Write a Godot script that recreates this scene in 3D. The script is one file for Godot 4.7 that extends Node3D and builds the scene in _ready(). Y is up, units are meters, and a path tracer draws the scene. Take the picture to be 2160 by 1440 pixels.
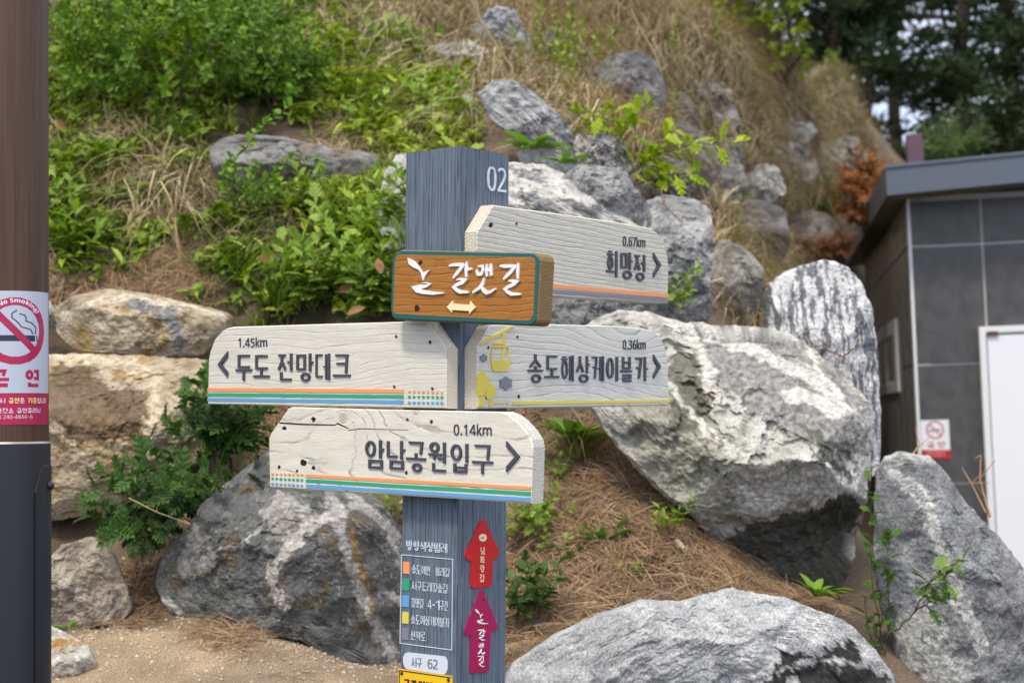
extends Node3D
# A wooden trail signpost in front of a rocky planted bank, a lamp pole on the left, a tiled hut on the right.

const F := 3600.0                       # focal length in photo pixels (60 mm on a 36 x 24 frame)
const EYE := Vector3(0, 1.6, 0)
var cam_basis: Basis
var rng := RandomNumberGenerator.new()
var used := {}
var M := {}
var n_soft := FastNoiseLite.new()
var n_fbm := FastNoiseLite.new()
var n_ridge := FastNoiseLite.new()
var n_cell := FastNoiseLite.new()
var n_fine := FastNoiseLite.new()
var n_chip := FastNoiseLite.new()

# ---------------------------------------------------------------- space
func ray(px: float, py: float) -> Vector3:
	return cam_basis * Vector3((px - 1080.0) / F, (720.0 - py) / F, -1.0)

func P(px: float, py: float, d: float) -> Vector3:      # the point seen at a pixel, d metres down the view
	var r := ray(px, py)
	return EYE + r * (d / -r.z)

func project(p: Vector3) -> Vector2:
	var q: Vector3 = cam_basis.inverse() * (p - EYE)
	if q.z > -0.1: return Vector2(-9999, -9999)
	return Vector2(1080.0 + F * q.x / -q.z, 720.0 - F * q.y / -q.z)

func rnd(a: float, b: float) -> float: return rng.randf_range(a, b)
func lin(r: float, g: float, b: float) -> Color: return Color(r, g, b).linear_to_srgb()

# ---------------------------------------------------------------- scene tree
func numbered(called: String) -> String:
	var k: int = used.get(called, 0)
	used[called] = k + 1
	return called if k == 0 else "%s_%03d" % [called, k]

func tag(o: Node, label: String, category: String, group := "", kind := "") -> Node:
	if label: o.set_meta("label", label)
	if category: o.set_meta("category", category)
	if group: o.set_meta("group", group)
	if kind: o.set_meta("kind", kind)
	return o

func thing(called: String, label: String, category: String, at := Vector3.ZERO, group := "") -> Node3D:
	var o := Node3D.new()
	o.name = numbered(called)
	add_child(o)
	o.position = at
	tag(o, label, category, group)
	return o

func part(parent: Node3D, called: String, mesh: Mesh, mat: Material, xf := Transform3D.IDENTITY, label := "") -> MeshInstance3D:
	var o := MeshInstance3D.new()
	o.mesh = mesh
	o.material_override = mat
	o.transform = xf
	if parent == self:
		o.name = numbered(called)
	else:
		var key := "%d/%s" % [parent.get_instance_id(), called]
		var k: int = used.get(key, 0)
		used[key] = k + 1
		o.name = called if k == 0 else "%s_%03d" % [called, k]
	parent.add_child(o, true)
	if label: o.set_meta("label", label)
	return o

func multi(parent: Node3D, called: String, mesh: Mesh, mat: Material, places: Array, tints: Array) -> MultiMeshInstance3D:
	var mm := MultiMesh.new()
	mm.transform_format = MultiMesh.TRANSFORM_3D
	mm.use_colors = true
	mm.mesh = mesh
	mm.instance_count = places.size()
	for i in places.size():
		mm.set_instance_transform(i, places[i])
		mm.set_instance_color(i, tints[i])
	var o := MultiMeshInstance3D.new()
	o.multimesh = mm
	o.material_override = mat
	o.name = numbered(called)
	parent.add_child(o, true)
	o.set_meta("kind", "stuff")
	return o

# ---------------------------------------------------------------- mesh buffer
class Buf:
	var v := PackedVector3Array()
	var n := PackedVector3Array()
	var c := PackedColorArray()
	var uv := PackedVector2Array()
	var idx := PackedInt32Array()
	var col := Color.WHITE
	func add(p: Vector3, u := Vector2.ZERO) -> int:
		v.append(p)
		c.append(col)
		uv.append(u)
		return v.size() - 1
	func tri(a: int, b: int, d: int) -> void:
		idx.append(a); idx.append(b); idx.append(d)
	func quad(a: int, b: int, d: int, e: int) -> void:
		tri(a, b, d); tri(a, d, e)
	func fquad(a: Vector3, b: Vector3, d: Vector3, e: Vector3, ua := Vector2.ZERO, ub := Vector2.ZERO, ud := Vector2.ZERO, ue := Vector2.ZERO) -> void:
		quad(add(a, ua), add(b, ub), add(d, ud), add(e, ue))
	func ftri(a: Vector3, b: Vector3, d: Vector3) -> void:
		tri(add(a), add(b), add(d))
	func mesh() -> ArrayMesh:                 # smooth where vertices are shared
		n.resize(v.size())
		n.fill(Vector3.ZERO)
		for i in range(0, idx.size(), 3):
			var a := idx[i]
			var b := idx[i + 1]
			var d := idx[i + 2]
			var f := (v[d] - v[a]).cross(v[b] - v[a])
			n[a] += f
			n[b] += f
			n[d] += f
		for i in n.size():
			n[i] = n[i].normalized() if n[i].length_squared() > 1e-24 else Vector3.UP
		var arr := []
		arr.resize(Mesh.ARRAY_MAX)
		arr[Mesh.ARRAY_VERTEX] = v
		arr[Mesh.ARRAY_NORMAL] = n
		arr[Mesh.ARRAY_COLOR] = c
		arr[Mesh.ARRAY_TEX_UV] = uv
		arr[Mesh.ARRAY_INDEX] = idx
		var m := ArrayMesh.new()
		m.add_surface_from_arrays(Mesh.PRIMITIVE_TRIANGLES, arr)
		return m
	func tube(pts: Array, radii: Array, sides := 6) -> void:
		var rings := []
		for i in pts.size():
			var t: Vector3 = (pts[mini(i + 1, pts.size() - 1)] - pts[maxi(i - 1, 0)]).normalized()
			var a := t.cross(Vector3(0.31, 0.17, 0.93)).normalized()
			var b := t.cross(a)
			var ring := []
			for k in sides:
				var w := TAU * k / sides
				ring.append(add(pts[i] + (a * cos(w) + b * sin(w)) * radii[i], Vector2(float(k) / sides, float(i))))
			rings.append(ring)
		for i in pts.size() - 1:
			for k in sides:
				var k2 := (k + 1) % sides
				quad(rings[i][k], rings[i + 1][k], rings[i + 1][k2], rings[i][k2])
		var e0 := add(pts[0])
		var e1 := add(pts[-1])
		for k in sides:
			var k2 := (k + 1) % sides
			tri(e0, rings[0][k], rings[0][k2])
			tri(e1, rings[-1][k2], rings[-1][k])
	func box(lo: Vector3, hi: Vector3, bev := 0.0) -> void:     # box with chamfered vertical and horizontal edges on its +z face
		var b := bev
		var f := [Vector3(lo.x + b, lo.y + b, hi.z), Vector3(hi.x - b, lo.y + b, hi.z), Vector3(hi.x - b, hi.y - b, hi.z), Vector3(lo.x + b, hi.y - b, hi.z)]
		var s := [Vector3(lo.x, lo.y, hi.z - b), Vector3(hi.x, lo.y, hi.z - b), Vector3(hi.x, hi.y, hi.z - b), Vector3(lo.x, hi.y, hi.z - b)]
		var k := [Vector3(lo.x, lo.y, lo.z), Vector3(hi.x, lo.y, lo.z), Vector3(hi.x, hi.y, lo.z), Vector3(lo.x, hi.y, lo.z)]
		fquad(f[0], f[3], f[2], f[1], Vector2(f[0].x, f[0].y), Vector2(f[3].x, f[3].y), Vector2(f[2].x, f[2].y), Vector2(f[1].x, f[1].y))
		fquad(k[0], k[1], k[2], k[3])
		for i in 4:
			var j := (i + 1) % 4
			if b > 0.0: fquad(f[i], f[j], s[j], s[i])
			fquad(s[i], s[j], k[j], k[i])
	func prism(poly: PackedVector2Array, z0: float, z1: float, bev := 0.0, uvs := 1.0, back := true) -> void:
		# a flat outline with thickness; counter-clockwise outline, optional chamfer on the front edge
		var p := poly
		if Geometry2D.is_polygon_clockwise(p):
			p = p.duplicate()
			p.reverse()
		var m := p.size()
		var inner := p
		if bev > 0.0:
			inner = PackedVector2Array()
			for i in m:
				var a := (p[i] - p[(i + m - 1) % m]).normalized()
				var b := (p[(i + 1) % m] - p[i]).normalized()
				var na := Vector2(-a.y, a.x)
				var nb := Vector2(-b.y, b.x)
				var nn := (na + nb).normalized()
				inner.append(p[i] + nn * bev / maxf(0.5, nn.dot(na)))
		var t := Geometry2D.triangulate_polygon(inner)
		var base := v.size()
		for q in inner: add(Vector3(q.x, q.y, z1), q * uvs)
		for i in range(0, t.size(), 3):
			var a := inner[t[i]]
			var b := inner[t[i + 1]]
			var d := inner[t[i + 2]]
			if (b - a).cross(d - a) > 0.0: tri(base + t[i], base + t[i + 2], base + t[i + 1])
			else: tri(base + t[i], base + t[i + 1], base + t[i + 2])
		if back:
			base = v.size()
			for q in p: add(Vector3(q.x, q.y, z0), q * uvs)
			var tb := Geometry2D.triangulate_polygon(p)
			for i in range(0, tb.size(), 3):
				var a := p[tb[i]]
				if (p[tb[i + 1]] - a).cross(p[tb[i + 2]] - a) > 0.0: tri(base + tb[i], base + tb[i + 1], base + tb[i + 2])
				else: tri(base + tb[i], base + tb[i + 2], base + tb[i + 1])
		var run := 0.0
		for i in m:
			var j := (i + 1) % m
			var l := (p[j] - p[i]).length()
			var a := Vector3(p[i].x, p[i].y, z0)
			var b := Vector3(p[j].x, p[j].y, z0)
			var zz := z1 - bev
			fquad(Vector3(b.x, b.y, zz), b, a, Vector3(a.x, a.y, zz), Vector2(run + l, z1) * uvs, Vector2(run + l, z0) * uvs, Vector2(run, z0) * uvs, Vector2(run, z1) * uvs)
			if bev > 0.0:
				fquad(Vector3(inner[j].x, inner[j].y, z1), Vector3(b.x, b.y, zz), Vector3(a.x, a.y, zz), Vector3(inner[i].x, inner[i].y, z1), inner[j] * uvs, p[j] * uvs, p[i] * uvs, inner[i] * uvs)
			run += l

# ---------------------------------------------------------------- lettering
func ribbon(pts: Array, w: Array) -> Array:           # a stroke of changing width as convex quads, mitred
	var left := []
	var right := []
	var m := pts.size()
	for i in m:
		var a: Vector2 = (pts[i] - pts[maxi(i - 1, 0)]).normalized()
		var b: Vector2 = (pts[mini(i + 1, m - 1)] - pts[i]).normalized()
		if i == 0: a = b
		if i == m - 1: b = a
		var na := Vector2(-a.y, a.x)
		var nn := (na + Vector2(-b.y, b.x))
		nn = nn.normalized() if nn.length() > 0.05 else na
		var h: float = w[i] * 0.5 / maxf(0.45, nn.dot(na))
		left.append(pts[i] + nn * h)
		right.append(pts[i] - nn * h)
	var out := []
	for i in m - 1:
		out.append(PackedVector2Array([left[i], right[i], right[i + 1], left[i + 1]]))
	return out

func stroke(pts: Array, th: float, cap := true) -> Array:
	var p := pts.duplicate()
	if cap:
		p[0] = p[0] + (p[0] - p[1]).normalized() * th * 0.5
		p[-1] = p[-1] + (p[-1] - p[-2]).normalized() * th * 0.5
	var w := []
	for q in p: w.append(th)
	return ribbon(p, w)

func ring(c: Vector2, rx: float, ry: float, th: float) -> Array:
	var out := []
	var k := 22
	for i in k:
		var a := TAU * i / k
		var b := TAU * (i + 1) / k
		out.append(PackedVector2Array([c + Vector2(cos(a) * rx, sin(a) * ry), c + Vector2(cos(a) * (rx - th), sin(a) * (ry - th)), c + Vector2(cos(b) * (rx - th), sin(b) * (ry - th)), c + Vector2(cos(b) * rx, sin(b) * ry)]))
	return out

func consonant(j: int, b: Rect2, th: float, slant: bool) -> Array:
	# j: ㄱ0 ㄴ2 ㄷ3 ㄹ5 ㅁ6 ㅂ7 ㅅ9 ㅇ11 ㅈ12 ㅊ14 ㅋ15 ㅌ16 ㅍ17 ㅎ18 (order of initial consonants)
	var h := th * 0.5
	var a := b.position.x + h
	var e := b.end.x - h
	var lo := b.position.y + h
	var hi := b.end.y - h
	var mx := (a + e) * 0.5
	var my := (lo + hi) * 0.5
	var o := []
	match j:
		0, 15:
			var foot := Vector2(a + (e - a) * (0.12 if j == 0 else 0.5), lo) if slant else Vector2(e - (e - a) * 0.1, lo)
			o += stroke([Vector2(a, hi), Vector2(e, hi), foot], th)
			if j == 15:
				var mid := Vector2(e, hi).lerp(foot, 0.48)
				o += stroke([Vector2(a, mid.y), Vector2(mid.x, mid.y)], th * 0.9, false)
		2: o += stroke([Vector2(a, hi), Vector2(a, lo), Vector2(e, lo)], th)
		3, 16:
			o += stroke([Vector2(e, hi), Vector2(a, hi), Vector2(a, lo), Vector2(e, lo)], th)
			if j == 16: o += stroke([Vector2(a + h, my), Vector2(e, my)], th * 0.9, false)
		5: o += stroke([Vector2(a, hi), Vector2(e, hi), Vector2(e, my), Vector2(a, my), Vector2(a, lo), Vector2(e, lo)], th * 0.88)
		6:
			o += stroke([Vector2(mx, hi), Vector2(a, hi), Vector2(a, lo), Vector2(e, lo), Vector2(e, hi), Vector2(mx, hi)], th, false)
		7:
			o += stroke([Vector2(a, hi), Vector2(a, lo), Vector2(e, lo), Vector2(e, hi)], th)
			o += stroke([Vector2(a + h, my + th * 0.3), Vector2(e - h, my + th * 0.3)], th * 0.9, false)
		9, 12, 14:
			var top := hi
			if j == 14:
				o += stroke([Vector2(mx - (e - a) * 0.2, hi), Vector2(mx + (e - a) * 0.2, hi)], th * 0.85)
				top = hi - th * 1.45
			if j != 9: o += stroke([Vector2(a + th * 0.2, top), Vector2(e - th * 0.2, top)], th)
			var ay := top - (h if j != 9 else -h * 0.5)
			o += stroke([Vector2(mx, ay), Vector2(mx - th * 0.1, lo + (ay - lo) * 0.55), Vector2(a, lo)], th)
			o += stroke([Vector2(mx + th * 0.2, lo + (ay - lo) * 0.5), Vector2(e, lo)], th)
		11: o += ring(b.get_center(), b.size.x * 0.5, b.size.y * 0.5, th)
		17:
			o += stroke([Vector2(a, hi), Vector2(e, hi)], th)
			o += stroke([Vector2(a, lo), Vector2(e, lo)], th)
			o += stroke([Vector2(a + (e - a) * 0.25, hi - h), Vector2(a + (e - a) * 0.25, lo + h)], th, false)
			o += stroke([Vector2(a + (e - a) * 0.75, hi - h), Vector2(a + (e - a) * 0.75, lo + h)], th, false)
		18:
			o += stroke([Vector2(mx - (e - a) * 0.22, hi), Vector2(mx + (e - a) * 0.22, hi)], th * 0.85)
			o += stroke([Vector2(a, hi - th * 1.5), Vector2(e, hi - th * 1.5)], th * 0.85)
			var rt := hi - th * 2.15
			var rr := minf((e - a) * 0.48 + h, 99.0)
			o += ring(Vector2(mx, (lo - h + rt) * 0.5), rr * 0.92, (rt - lo + h) * 0.5, th)
	return o

const FINALS := {1: 0, 4: 2, 7: 3, 8: 5, 16: 6, 17: 7, 19: 9, 21: 11, 26: 17}

func glyph(ch: String, W: float, H: float, th: float) -> Array:     # one Korean syllable as convex quads in a W x H box
	var code := ch.unicode_at(0) - 0xAC00
	var L := code / 588
	var V := (code % 588) / 28
	var T := code % 28
	var o := []
	var h := th * 0.5
	var fin := T > 0
	var vert := V <= 7 or V == 20
	var horiz := V in [8, 12, 13, 17, 18]
	var fy := H * 0.34 if fin else 0.0
	if vert:
		var two := V in [1, 3, 5, 7]
		var vx := W - h - (th * 0.9 if not (V in [4, 5, 6, 7, 20]) and not two else 0.0)
		if two: th *= 0.77
		h = th * 0.5
		vx = W - h - (th * 0.9 if not (V in [4, 5, 6, 7, 20]) and not two else 0.0)
		var lw := W * ((0.55 if V == 1 else 0.47) if two else 0.56)
		if V == 20: lw = W * 0.64
		var ly0 := fy + H * (0.06 if fin else 0.1)
		o += consonant(L, Rect2(0, ly0, lw, H * 0.97 - ly0), th, L in [0, 15])
		var vy0 := fy + h * 0.4 if fin else 0.0
		var my := vy0 + (H - vy0) * 0.5
		o += stroke([Vector2(vx, H), Vector2(vx, vy0)], th, false)
		var x2 := vx - th * 1.75
		if two: o += stroke([Vector2(x2, H * 0.97), Vector2(x2, vy0 + H * 0.03)], th * 0.95, false)
		match V:
			0: o += stroke([Vector2(vx + h, my), Vector2(W, my)], th * 0.95, false)
			1: o += stroke([Vector2(x2 + h, my), Vector2(vx - h, my)], th * 0.9, false)
			2:
				o += stroke([Vector2(vx + h, my + th), Vector2(W, my + th)], th * 0.9, false)
				o += stroke([Vector2(vx + h, my - th), Vector2(W, my - th)], th * 0.9, false)
			4: o += stroke([Vector2(vx - h, my), Vector2(vx - h - W * 0.17, my)], th * 0.95, false)
			5: o += stroke([Vector2(x2 - h, my), Vector2(x2 - h - W * 0.13, my)], th * 0.9, false)
			6:
				o += stroke([Vector2(vx - h, my + th), Vector2(vx - h - W * 0.2, my + th)], th * 0.9, false)
				o += stroke([Vector2(vx - h, my - th), Vector2(vx - h - W * 0.2, my - th)], th * 0.9, false)
			7:
				o += stroke([Vector2(x2 - h, my + th), Vector2(x2 - h - W * 0.14, my + th)], th * 0.85, false)
				o += stroke([Vector2(x2 - h, my - th), Vector2(x2 - h - W * 0.14, my - th)], th * 0.85, false)
	elif horiz:
		var up := V in [8, 12]
		var vy := fy + (h if up and not fin else H * 0.09)
		if not fin and not up: vy = H * 0.4
		if V == 18 and not fin: vy = h
		if fin and not up and V != 18: vy = fy + H * 0.17
		var bar := vy
		var ly0 := bar + th * (1.9 if up else 0.95)
		if not fin and up: ly0 = H * 0.36
		o += consonant(L, Rect2(W * 0.13, ly0, W * 0.74, H - ly0), th, false)
		o += stroke([Vector2(0, bar), Vector2(W, bar)], th, false)
		if V == 8: o += stroke([Vector2(W * 0.5, bar + h), Vector2(W * 0.5, ly0 + h)], th, false)
		if V == 13: o += stroke([Vector2(W * 0.5, bar - h), Vector2(W * 0.5, fy + th * 0.3 if fin else 0.0)], th, false)
	else:
		var cons_y := fy + H * (0.3 if V == 14 else 0.22)
		if V == 19 and not fin: cons_y = H * 0.26
		o += consonant(L, Rect2(W * 0.06, cons_y, W * 0.58, H - cons_y), th, false)
		var vx := W - h
		o += stroke([Vector2(vx, H), Vector2(vx, fy - th * 0.6 if fin else 0.0)], th, false)
		var by := cons_y - th * 0.75
		o += stroke([Vector2(0, by), Vector2(W * 0.76, by)], th * 0.95, false)
		if V == 14:
			o += stroke([Vector2(W * 0.34, by - h), Vector2(W * 0.34, by - H * 0.17)], th * 0.95, false)
			o += stroke([Vector2(vx - h, by - th * 1.7), Vector2(W * 0.54, by - th * 1.7)], th * 0.9, false)
	if fin:
		var fb := Rect2(W * 0.16, 0, W * 0.78, fy - th * (0.35 if vert else 0.55))
		if V == 14: fb = Rect2(W * 0.22, 0, W * 0.78, fy - th * 0.6)
		var fj: int = FINALS[T]
		if fj == 11:
			var rr := minf(fb.size.x, fb.size.y * 1.12)
			fb = Rect2(fb.get_center().x - rr * 0.5, 0, rr, fb.size.y)
		o += consonant(fj, fb, th, false)
	return o

func text_quads(s: String, font_name: String, bold := 400) -> Array:  # Latin letters and digits as triangles, unit height of a digit
	var tm := TextMesh.new()
	var f := SystemFont.new()
	f.font_names = PackedStringArray([font_name])
	f.font_weight = bold
	tm.font = f
	tm.text = s
	tm.font_size = 64
	tm.pixel_size = 0.01
	tm.depth = 0.0
	tm.curve_step = 1.0
	var arr := tm.get_mesh_arrays()
	var vv: PackedVector3Array = arr[Mesh.ARRAY_VERTEX]
	var ii: PackedInt32Array = arr[Mesh.ARRAY_INDEX] if arr[Mesh.ARRAY_INDEX] != null else PackedInt32Array(range(vv.size()))
	var lo := Vector2(1e9, 1e9)
	var hi := -lo
	for p in vv:
		lo = lo.min(Vector2(p.x, p.y))
		hi = hi.max(Vector2(p.x, p.y))
	var out := []
	for i in range(0, ii.size(), 3):
		var t := PackedVector2Array()
		for k in 3:
			var p := vv[ii[i + k]]
			t.append((Vector2(p.x, p.y) - lo) / (hi - lo))
		out.append(t)
	return out

func extrude(b: Buf, quads: Array, map: Transform2D, z0: float, z1: float) -> void:
	var i := 0
	for q in quads:
		var z := z1 + 0.00006 * (i % 12)
		i += 1
		var p := PackedVector2Array()
		for u in q: p.append(map * u)
		var area := 0.0
		for k in p.size(): area += p[k].cross(p[(k + 1) % p.size()])
		if absf(area) < 1e-9: continue
		if area < 0.0: p.reverse()
		var m := p.size()
		var base := b.v.size()
		for u in p: b.add(Vector3(u.x, u.y, z), u)
		for k in range(1, m - 1): b.tri(base, base + k + 1, base + k)
		for k in m:
			var a := p[k]
			var c := p[(k + 1) % m]
			b.fquad(Vector3(a.x, a.y, z0), Vector3(a.x, a.y, z), Vector3(c.x, c.y, z), Vector3(c.x, c.y, z0))

# ---------------------------------------------------------------- raster print (for thin stickers)
func fill(im: Image, poly: PackedVector2Array, col: Color) -> void:
	var lo := 1e9
	var hi := -1e9
	for p in poly:
		lo = minf(lo, p.y)
		hi = maxf(hi, p.y)
	var w := im.get_width()
	for y in range(maxi(0, int(floor(lo))), mini(im.get_height() - 1, int(ceil(hi))) + 1):
		var yc := y + 0.5
		var xs := []
		for i in poly.size():
			var a := poly[i]
			var b := poly[(i + 1) % poly.size()]
			if (a.y <= yc) != (b.y <= yc):
				xs.append(a.x + (yc - a.y) / (b.y - a.y) * (b.x - a.x))
		xs.sort()
		for k in range(0, xs.size() - 1, 2):
			var x0 := maxi(0, int(round(xs[k])))
			var x1 := mini(w, int(round(xs[k + 1])))
			if x1 > x0: im.fill_rect(Rect2i(x0, y, x1 - x0, 1), col)

func fill_all(im: Image, quads: Array, map: Transform2D, col: Color) -> void:
	for q in quads:
		var p := PackedVector2Array()
		for u in q: p.append(map * u)
		fill(im, p, col)

func print_korean(im: Image, s: String, x0: float, x1: float, y0: float, y1: float, th: float, col: Color) -> void:
	var m := s.length()
	var step := (x1 - x0) / m
	for i in m:
		if s[i] == " ": continue
		fill_all(im, glyph(s[i], step * 0.86, y1 - y0, th), Transform2D(Vector2(1, 0), Vector2(0, -1), Vector2(x0 + step * i, y1)), col)

# ================================================================ the scene
func _ready() -> void:
	rng.seed = 20240417
	cam_basis = Basis(Vector3.RIGHT, atan(188.0 / F)) * Basis(Vector3.BACK, -0.035)
	var cam := Camera3D.new()
	cam.name = "camera"
	add_child(cam)
	cam.transform = Transform3D(cam_basis, EYE)
	var lens := CameraAttributesPhysical.new()
	lens.frustum_focal_length = 60.0
	lens.exposure_aperture = 5.6
	lens.frustum_focus_distance = 3.25
	lens.frustum_near = 0.05
	lens.frustum_far = 600.0
	cam.attributes = lens
	cam.current = true

	var sky := ProceduralSkyMaterial.new()
	sky.sky_top_color = Color(0.87, 0.88, 0.91)
	sky.sky_horizon_color = Color(0.66, 0.76, 0.92)
	sky.sky_curve = 0.2
	sky.ground_bottom_color = Color(0.30, 0.28, 0.26)
	sky.ground_horizon_color = Color(0.55, 0.56, 0.58)
	sky.sky_cover = clouds()
	sky.sky_cover_modulate = Color(1, 1, 1, 0.55)
	var env := Environment.new()
	env.background_mode = Environment.BG_SKY
	env.sky = Sky.new()
	env.sky.sky_material = sky
	env.tonemap_mode = Environment.TONE_MAPPER_LINEAR
	env.tonemap_exposure = 1.58
	env.sdfgi_enabled = true
	env.ssao_enabled = true
	env.ssil_enabled = true
	var we := WorldEnvironment.new()
	we.name = "world_environment"
	we.environment = env
	add_child(we)
	var sun := DirectionalLight3D.new()
	sun.name = "sun"
	sun.light_energy = 0.6
	sun.light_color = Color(1.0, 0.955, 0.88)
	sun.light_angular_distance = 9.0
	sun.shadow_enabled = true
	sun.rotation_degrees = Vector3(-58, -22, 0)
	add_child(sun)

	make_noises()
	make_materials()
	build_terrain()
	build_rocks()
	build_hut()
	build_trees()
	build_pole()
	build_signpost()
	build_plants()
	build_litter()

func clouds() -> ImageTexture:
	var nz := FastNoiseLite.new()
	nz.seed = 5
	nz.frequency = 0.012
	nz.fractal_octaves = 5
	var im := Image.create(512, 256, false, Image.FORMAT_RGBA8)
	for y in 256:
		for x in 512:
			var a := TAU * x / 512.0
			var e := PI * (y / 256.0 - 0.5)
			var k := nz.get_noise_3d(cos(a) * cos(e) * 60.0, sin(e) * 110.0, sin(a) * cos(e) * 60.0)
			im.set_pixel(x, y, Color(1, 1, 1, clampf(0.25 + k * 1.5, 0.0, 1.0)))
	return ImageTexture.create_from_image(im)

func make_noises() -> void:
	n_soft.seed = 11; n_soft.frequency = 1.0; n_soft.fractal_type = FastNoiseLite.FRACTAL_NONE
	n_fbm.seed = 12; n_fbm.frequency = 1.0; n_fbm.fractal_octaves = 4
	n_ridge.seed = 13; n_ridge.frequency = 1.0; n_ridge.fractal_type = FastNoiseLite.FRACTAL_RIDGED; n_ridge.fractal_octaves = 4
	n_cell.seed = 14; n_cell.frequency = 1.0; n_cell.noise_type = FastNoiseLite.TYPE_CELLULAR; n_cell.fractal_type = FastNoiseLite.FRACTAL_NONE
	n_cell.cellular_return_type = FastNoiseLite.RETURN_DISTANCE2_SUB
	n_chip.seed = 16; n_chip.frequency = 1.0; n_chip.noise_type = FastNoiseLite.TYPE_CELLULAR; n_chip.fractal_type = FastNoiseLite.FRACTAL_NONE; n_chip.cellular_return_type = FastNoiseLite.RETURN_CELL_VALUE; n_chip.cellular_jitter = 1.1
	n_fine.seed = 15; n_fine.frequency = 1.0; n_fine.fractal_octaves = 3; n_fine.fractal_gain = 0.65

func noise_tex(sd: int, freq: float, oct: int, lo: float, hi: float, size := 512, kind := FastNoiseLite.TYPE_SIMPLEX_SMOOTH, gamma := 1.0, gain := 0.55) -> ImageTexture:
	var nz := FastNoiseLite.new()
	nz.seed = sd
	nz.noise_type = kind
	nz.frequency = freq
	nz.fractal_octaves = oct
	nz.fractal_gain = gain
	var im := nz.get_seamless_image(size, size, false, false, 0.15)
	im.convert(Image.FORMAT_L8)
	var data := im.get_data()
	for i in data.size():
		data[i] = int(clampf(lerpf(lo, hi, pow(data[i] / 255.0, gamma)), 0.0, 1.0) * 255.0)
	return ImageTexture.create_from_image(Image.create_from_data(size, size, false, Image.FORMAT_L8, data))

func mat(key: String, color: Color, rough := 0.8, metal := 0.0) -> StandardMaterial3D:
	var m := StandardMaterial3D.new()
	m.resource_name = key
	m.albedo_color = color
	m.roughness = rough
	m.metallic = metal
	m.cull_mode = BaseMaterial3D.CULL_DISABLED
	M[key] = m
	return m

func relief(m: StandardMaterial3D, t: Texture2D, cm: float) -> void:
	m.heightmap_enabled = true
	m.heightmap_texture = t
	m.heightmap_scale = cm

func triplanar(m: StandardMaterial3D, s: float, world := false) -> void:
	m.uv1_triplanar = true
	m.uv1_world_triplanar = world
	m.uv1_scale = Vector3(s, s, s)

func make_materials() -> void:
	var grain := noise_tex(21, 0.045, 5, 0.68, 1.08, 512, FastNoiseLite.TYPE_SIMPLEX_SMOOTH, 1.0, 0.8)
	var speck := noise_tex(22, 0.06, 3, 0.45, 1.2, 512, FastNoiseLite.TYPE_SIMPLEX_SMOOTH, 1.0, 0.85)
	var lumps := noise_tex(23, 0.03, 6, 0.0, 1.0, 512, FastNoiseLite.TYPE_SIMPLEX_SMOOTH, 1.0, 0.6)
	var grit := noise_tex(24, 0.13, 3, 0.0, 1.0, 512, FastNoiseLite.TYPE_CELLULAR)
	for k in ["rock", "granite"]:
		var m := mat(k, Color.WHITE, 0.88)
		m.vertex_color_use_as_albedo = true
		m.albedo_texture = grain if k == "rock" else speck
		triplanar(m, 4.0)
		relief(m, lumps, 0.75 if k == "rock" else 0.4)
	var s := mat("soil", Color.WHITE, 0.95)
	s.vertex_color_use_as_albedo = true
	s.albedo_texture = noise_tex(25, 0.09, 4, 0.35, 1.25, 512, FastNoiseLite.TYPE_SIMPLEX_SMOOTH, 1.0, 0.85)
	triplanar(s, 3.0, true)
	relief(s, grit, 0.7)
	for k in ["leaf", "grass", "straw"]:
		var m := mat(k, Color.WHITE, 0.5 if k == "leaf" else 0.7)
		m.vertex_color_use_as_albedo = true
		m.metallic_specular = 0.4
		m.backlight_enabled = true
		m.backlight = lin(0.55, 0.6, 0.25) if k != "straw" else lin(0.3, 0.25, 0.15)
	var v := mat("twig", Color.WHITE, 0.85)
	v.vertex_color_use_as_albedo = true
	var b := mat("bark", lin(0.05, 0.038, 0.03), 0.95)
	b.albedo_texture = grain
	triplanar(b, 1.0)
	relief(b, lumps, 4.0)
	mat("slate_paint", lin(0.052, 0.053, 0.075), 0.55)
	mat("orange_paint", lin(0.80, 0.30, 0.11), 0.6)
	mat("green_paint", lin(0.02, 0.34, 0.16), 0.6)
	mat("blue_paint", lin(0.10, 0.33, 0.62), 0.6)
	mat("yellow_paint", lin(0.66, 0.56, 0.08), 0.6)
	mat("grey_paint", lin(0.19, 0.20, 0.25), 0.6)
	mat("white_paint", lin(0.78, 0.79, 0.83), 0.55)
	mat("pale_print", lin(0.60, 0.64, 0.72), 0.55)
	mat("cream_print", lin(0.85, 0.72, 0.45), 0.55)
	mat("teal_paint", lin(0.0, 0.10, 0.10), 0.5)
	mat("red_plastic", lin(0.55, 0.012, 0.014), 0.3)
	mat("magenta_plastic", lin(0.36, 0.004, 0.075), 0.35)
	mat("yellow_plate", lin(0.80, 0.50, 0.005), 0.4)
	mat("black_print", lin(0.012, 0.012, 0.012), 0.5)
	mat("steel", lin(0.32, 0.31, 0.29), 0.45, 0.8)
	mat("rusty_steel", lin(0.12, 0.05, 0.025), 0.8, 0.2)
	mat("hole", lin(0.012, 0.009, 0.007), 1.0)

# ---------------------------------------------------------------- the ground
var t_src := PackedVector2Array()
var t_w := PackedFloat64Array()
var gx := PackedFloat64Array()
var gd := PackedFloat64Array()
var gh := PackedFloat32Array()

func kern(r2: float) -> float: return sqrt(r2 + 0.06)

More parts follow.
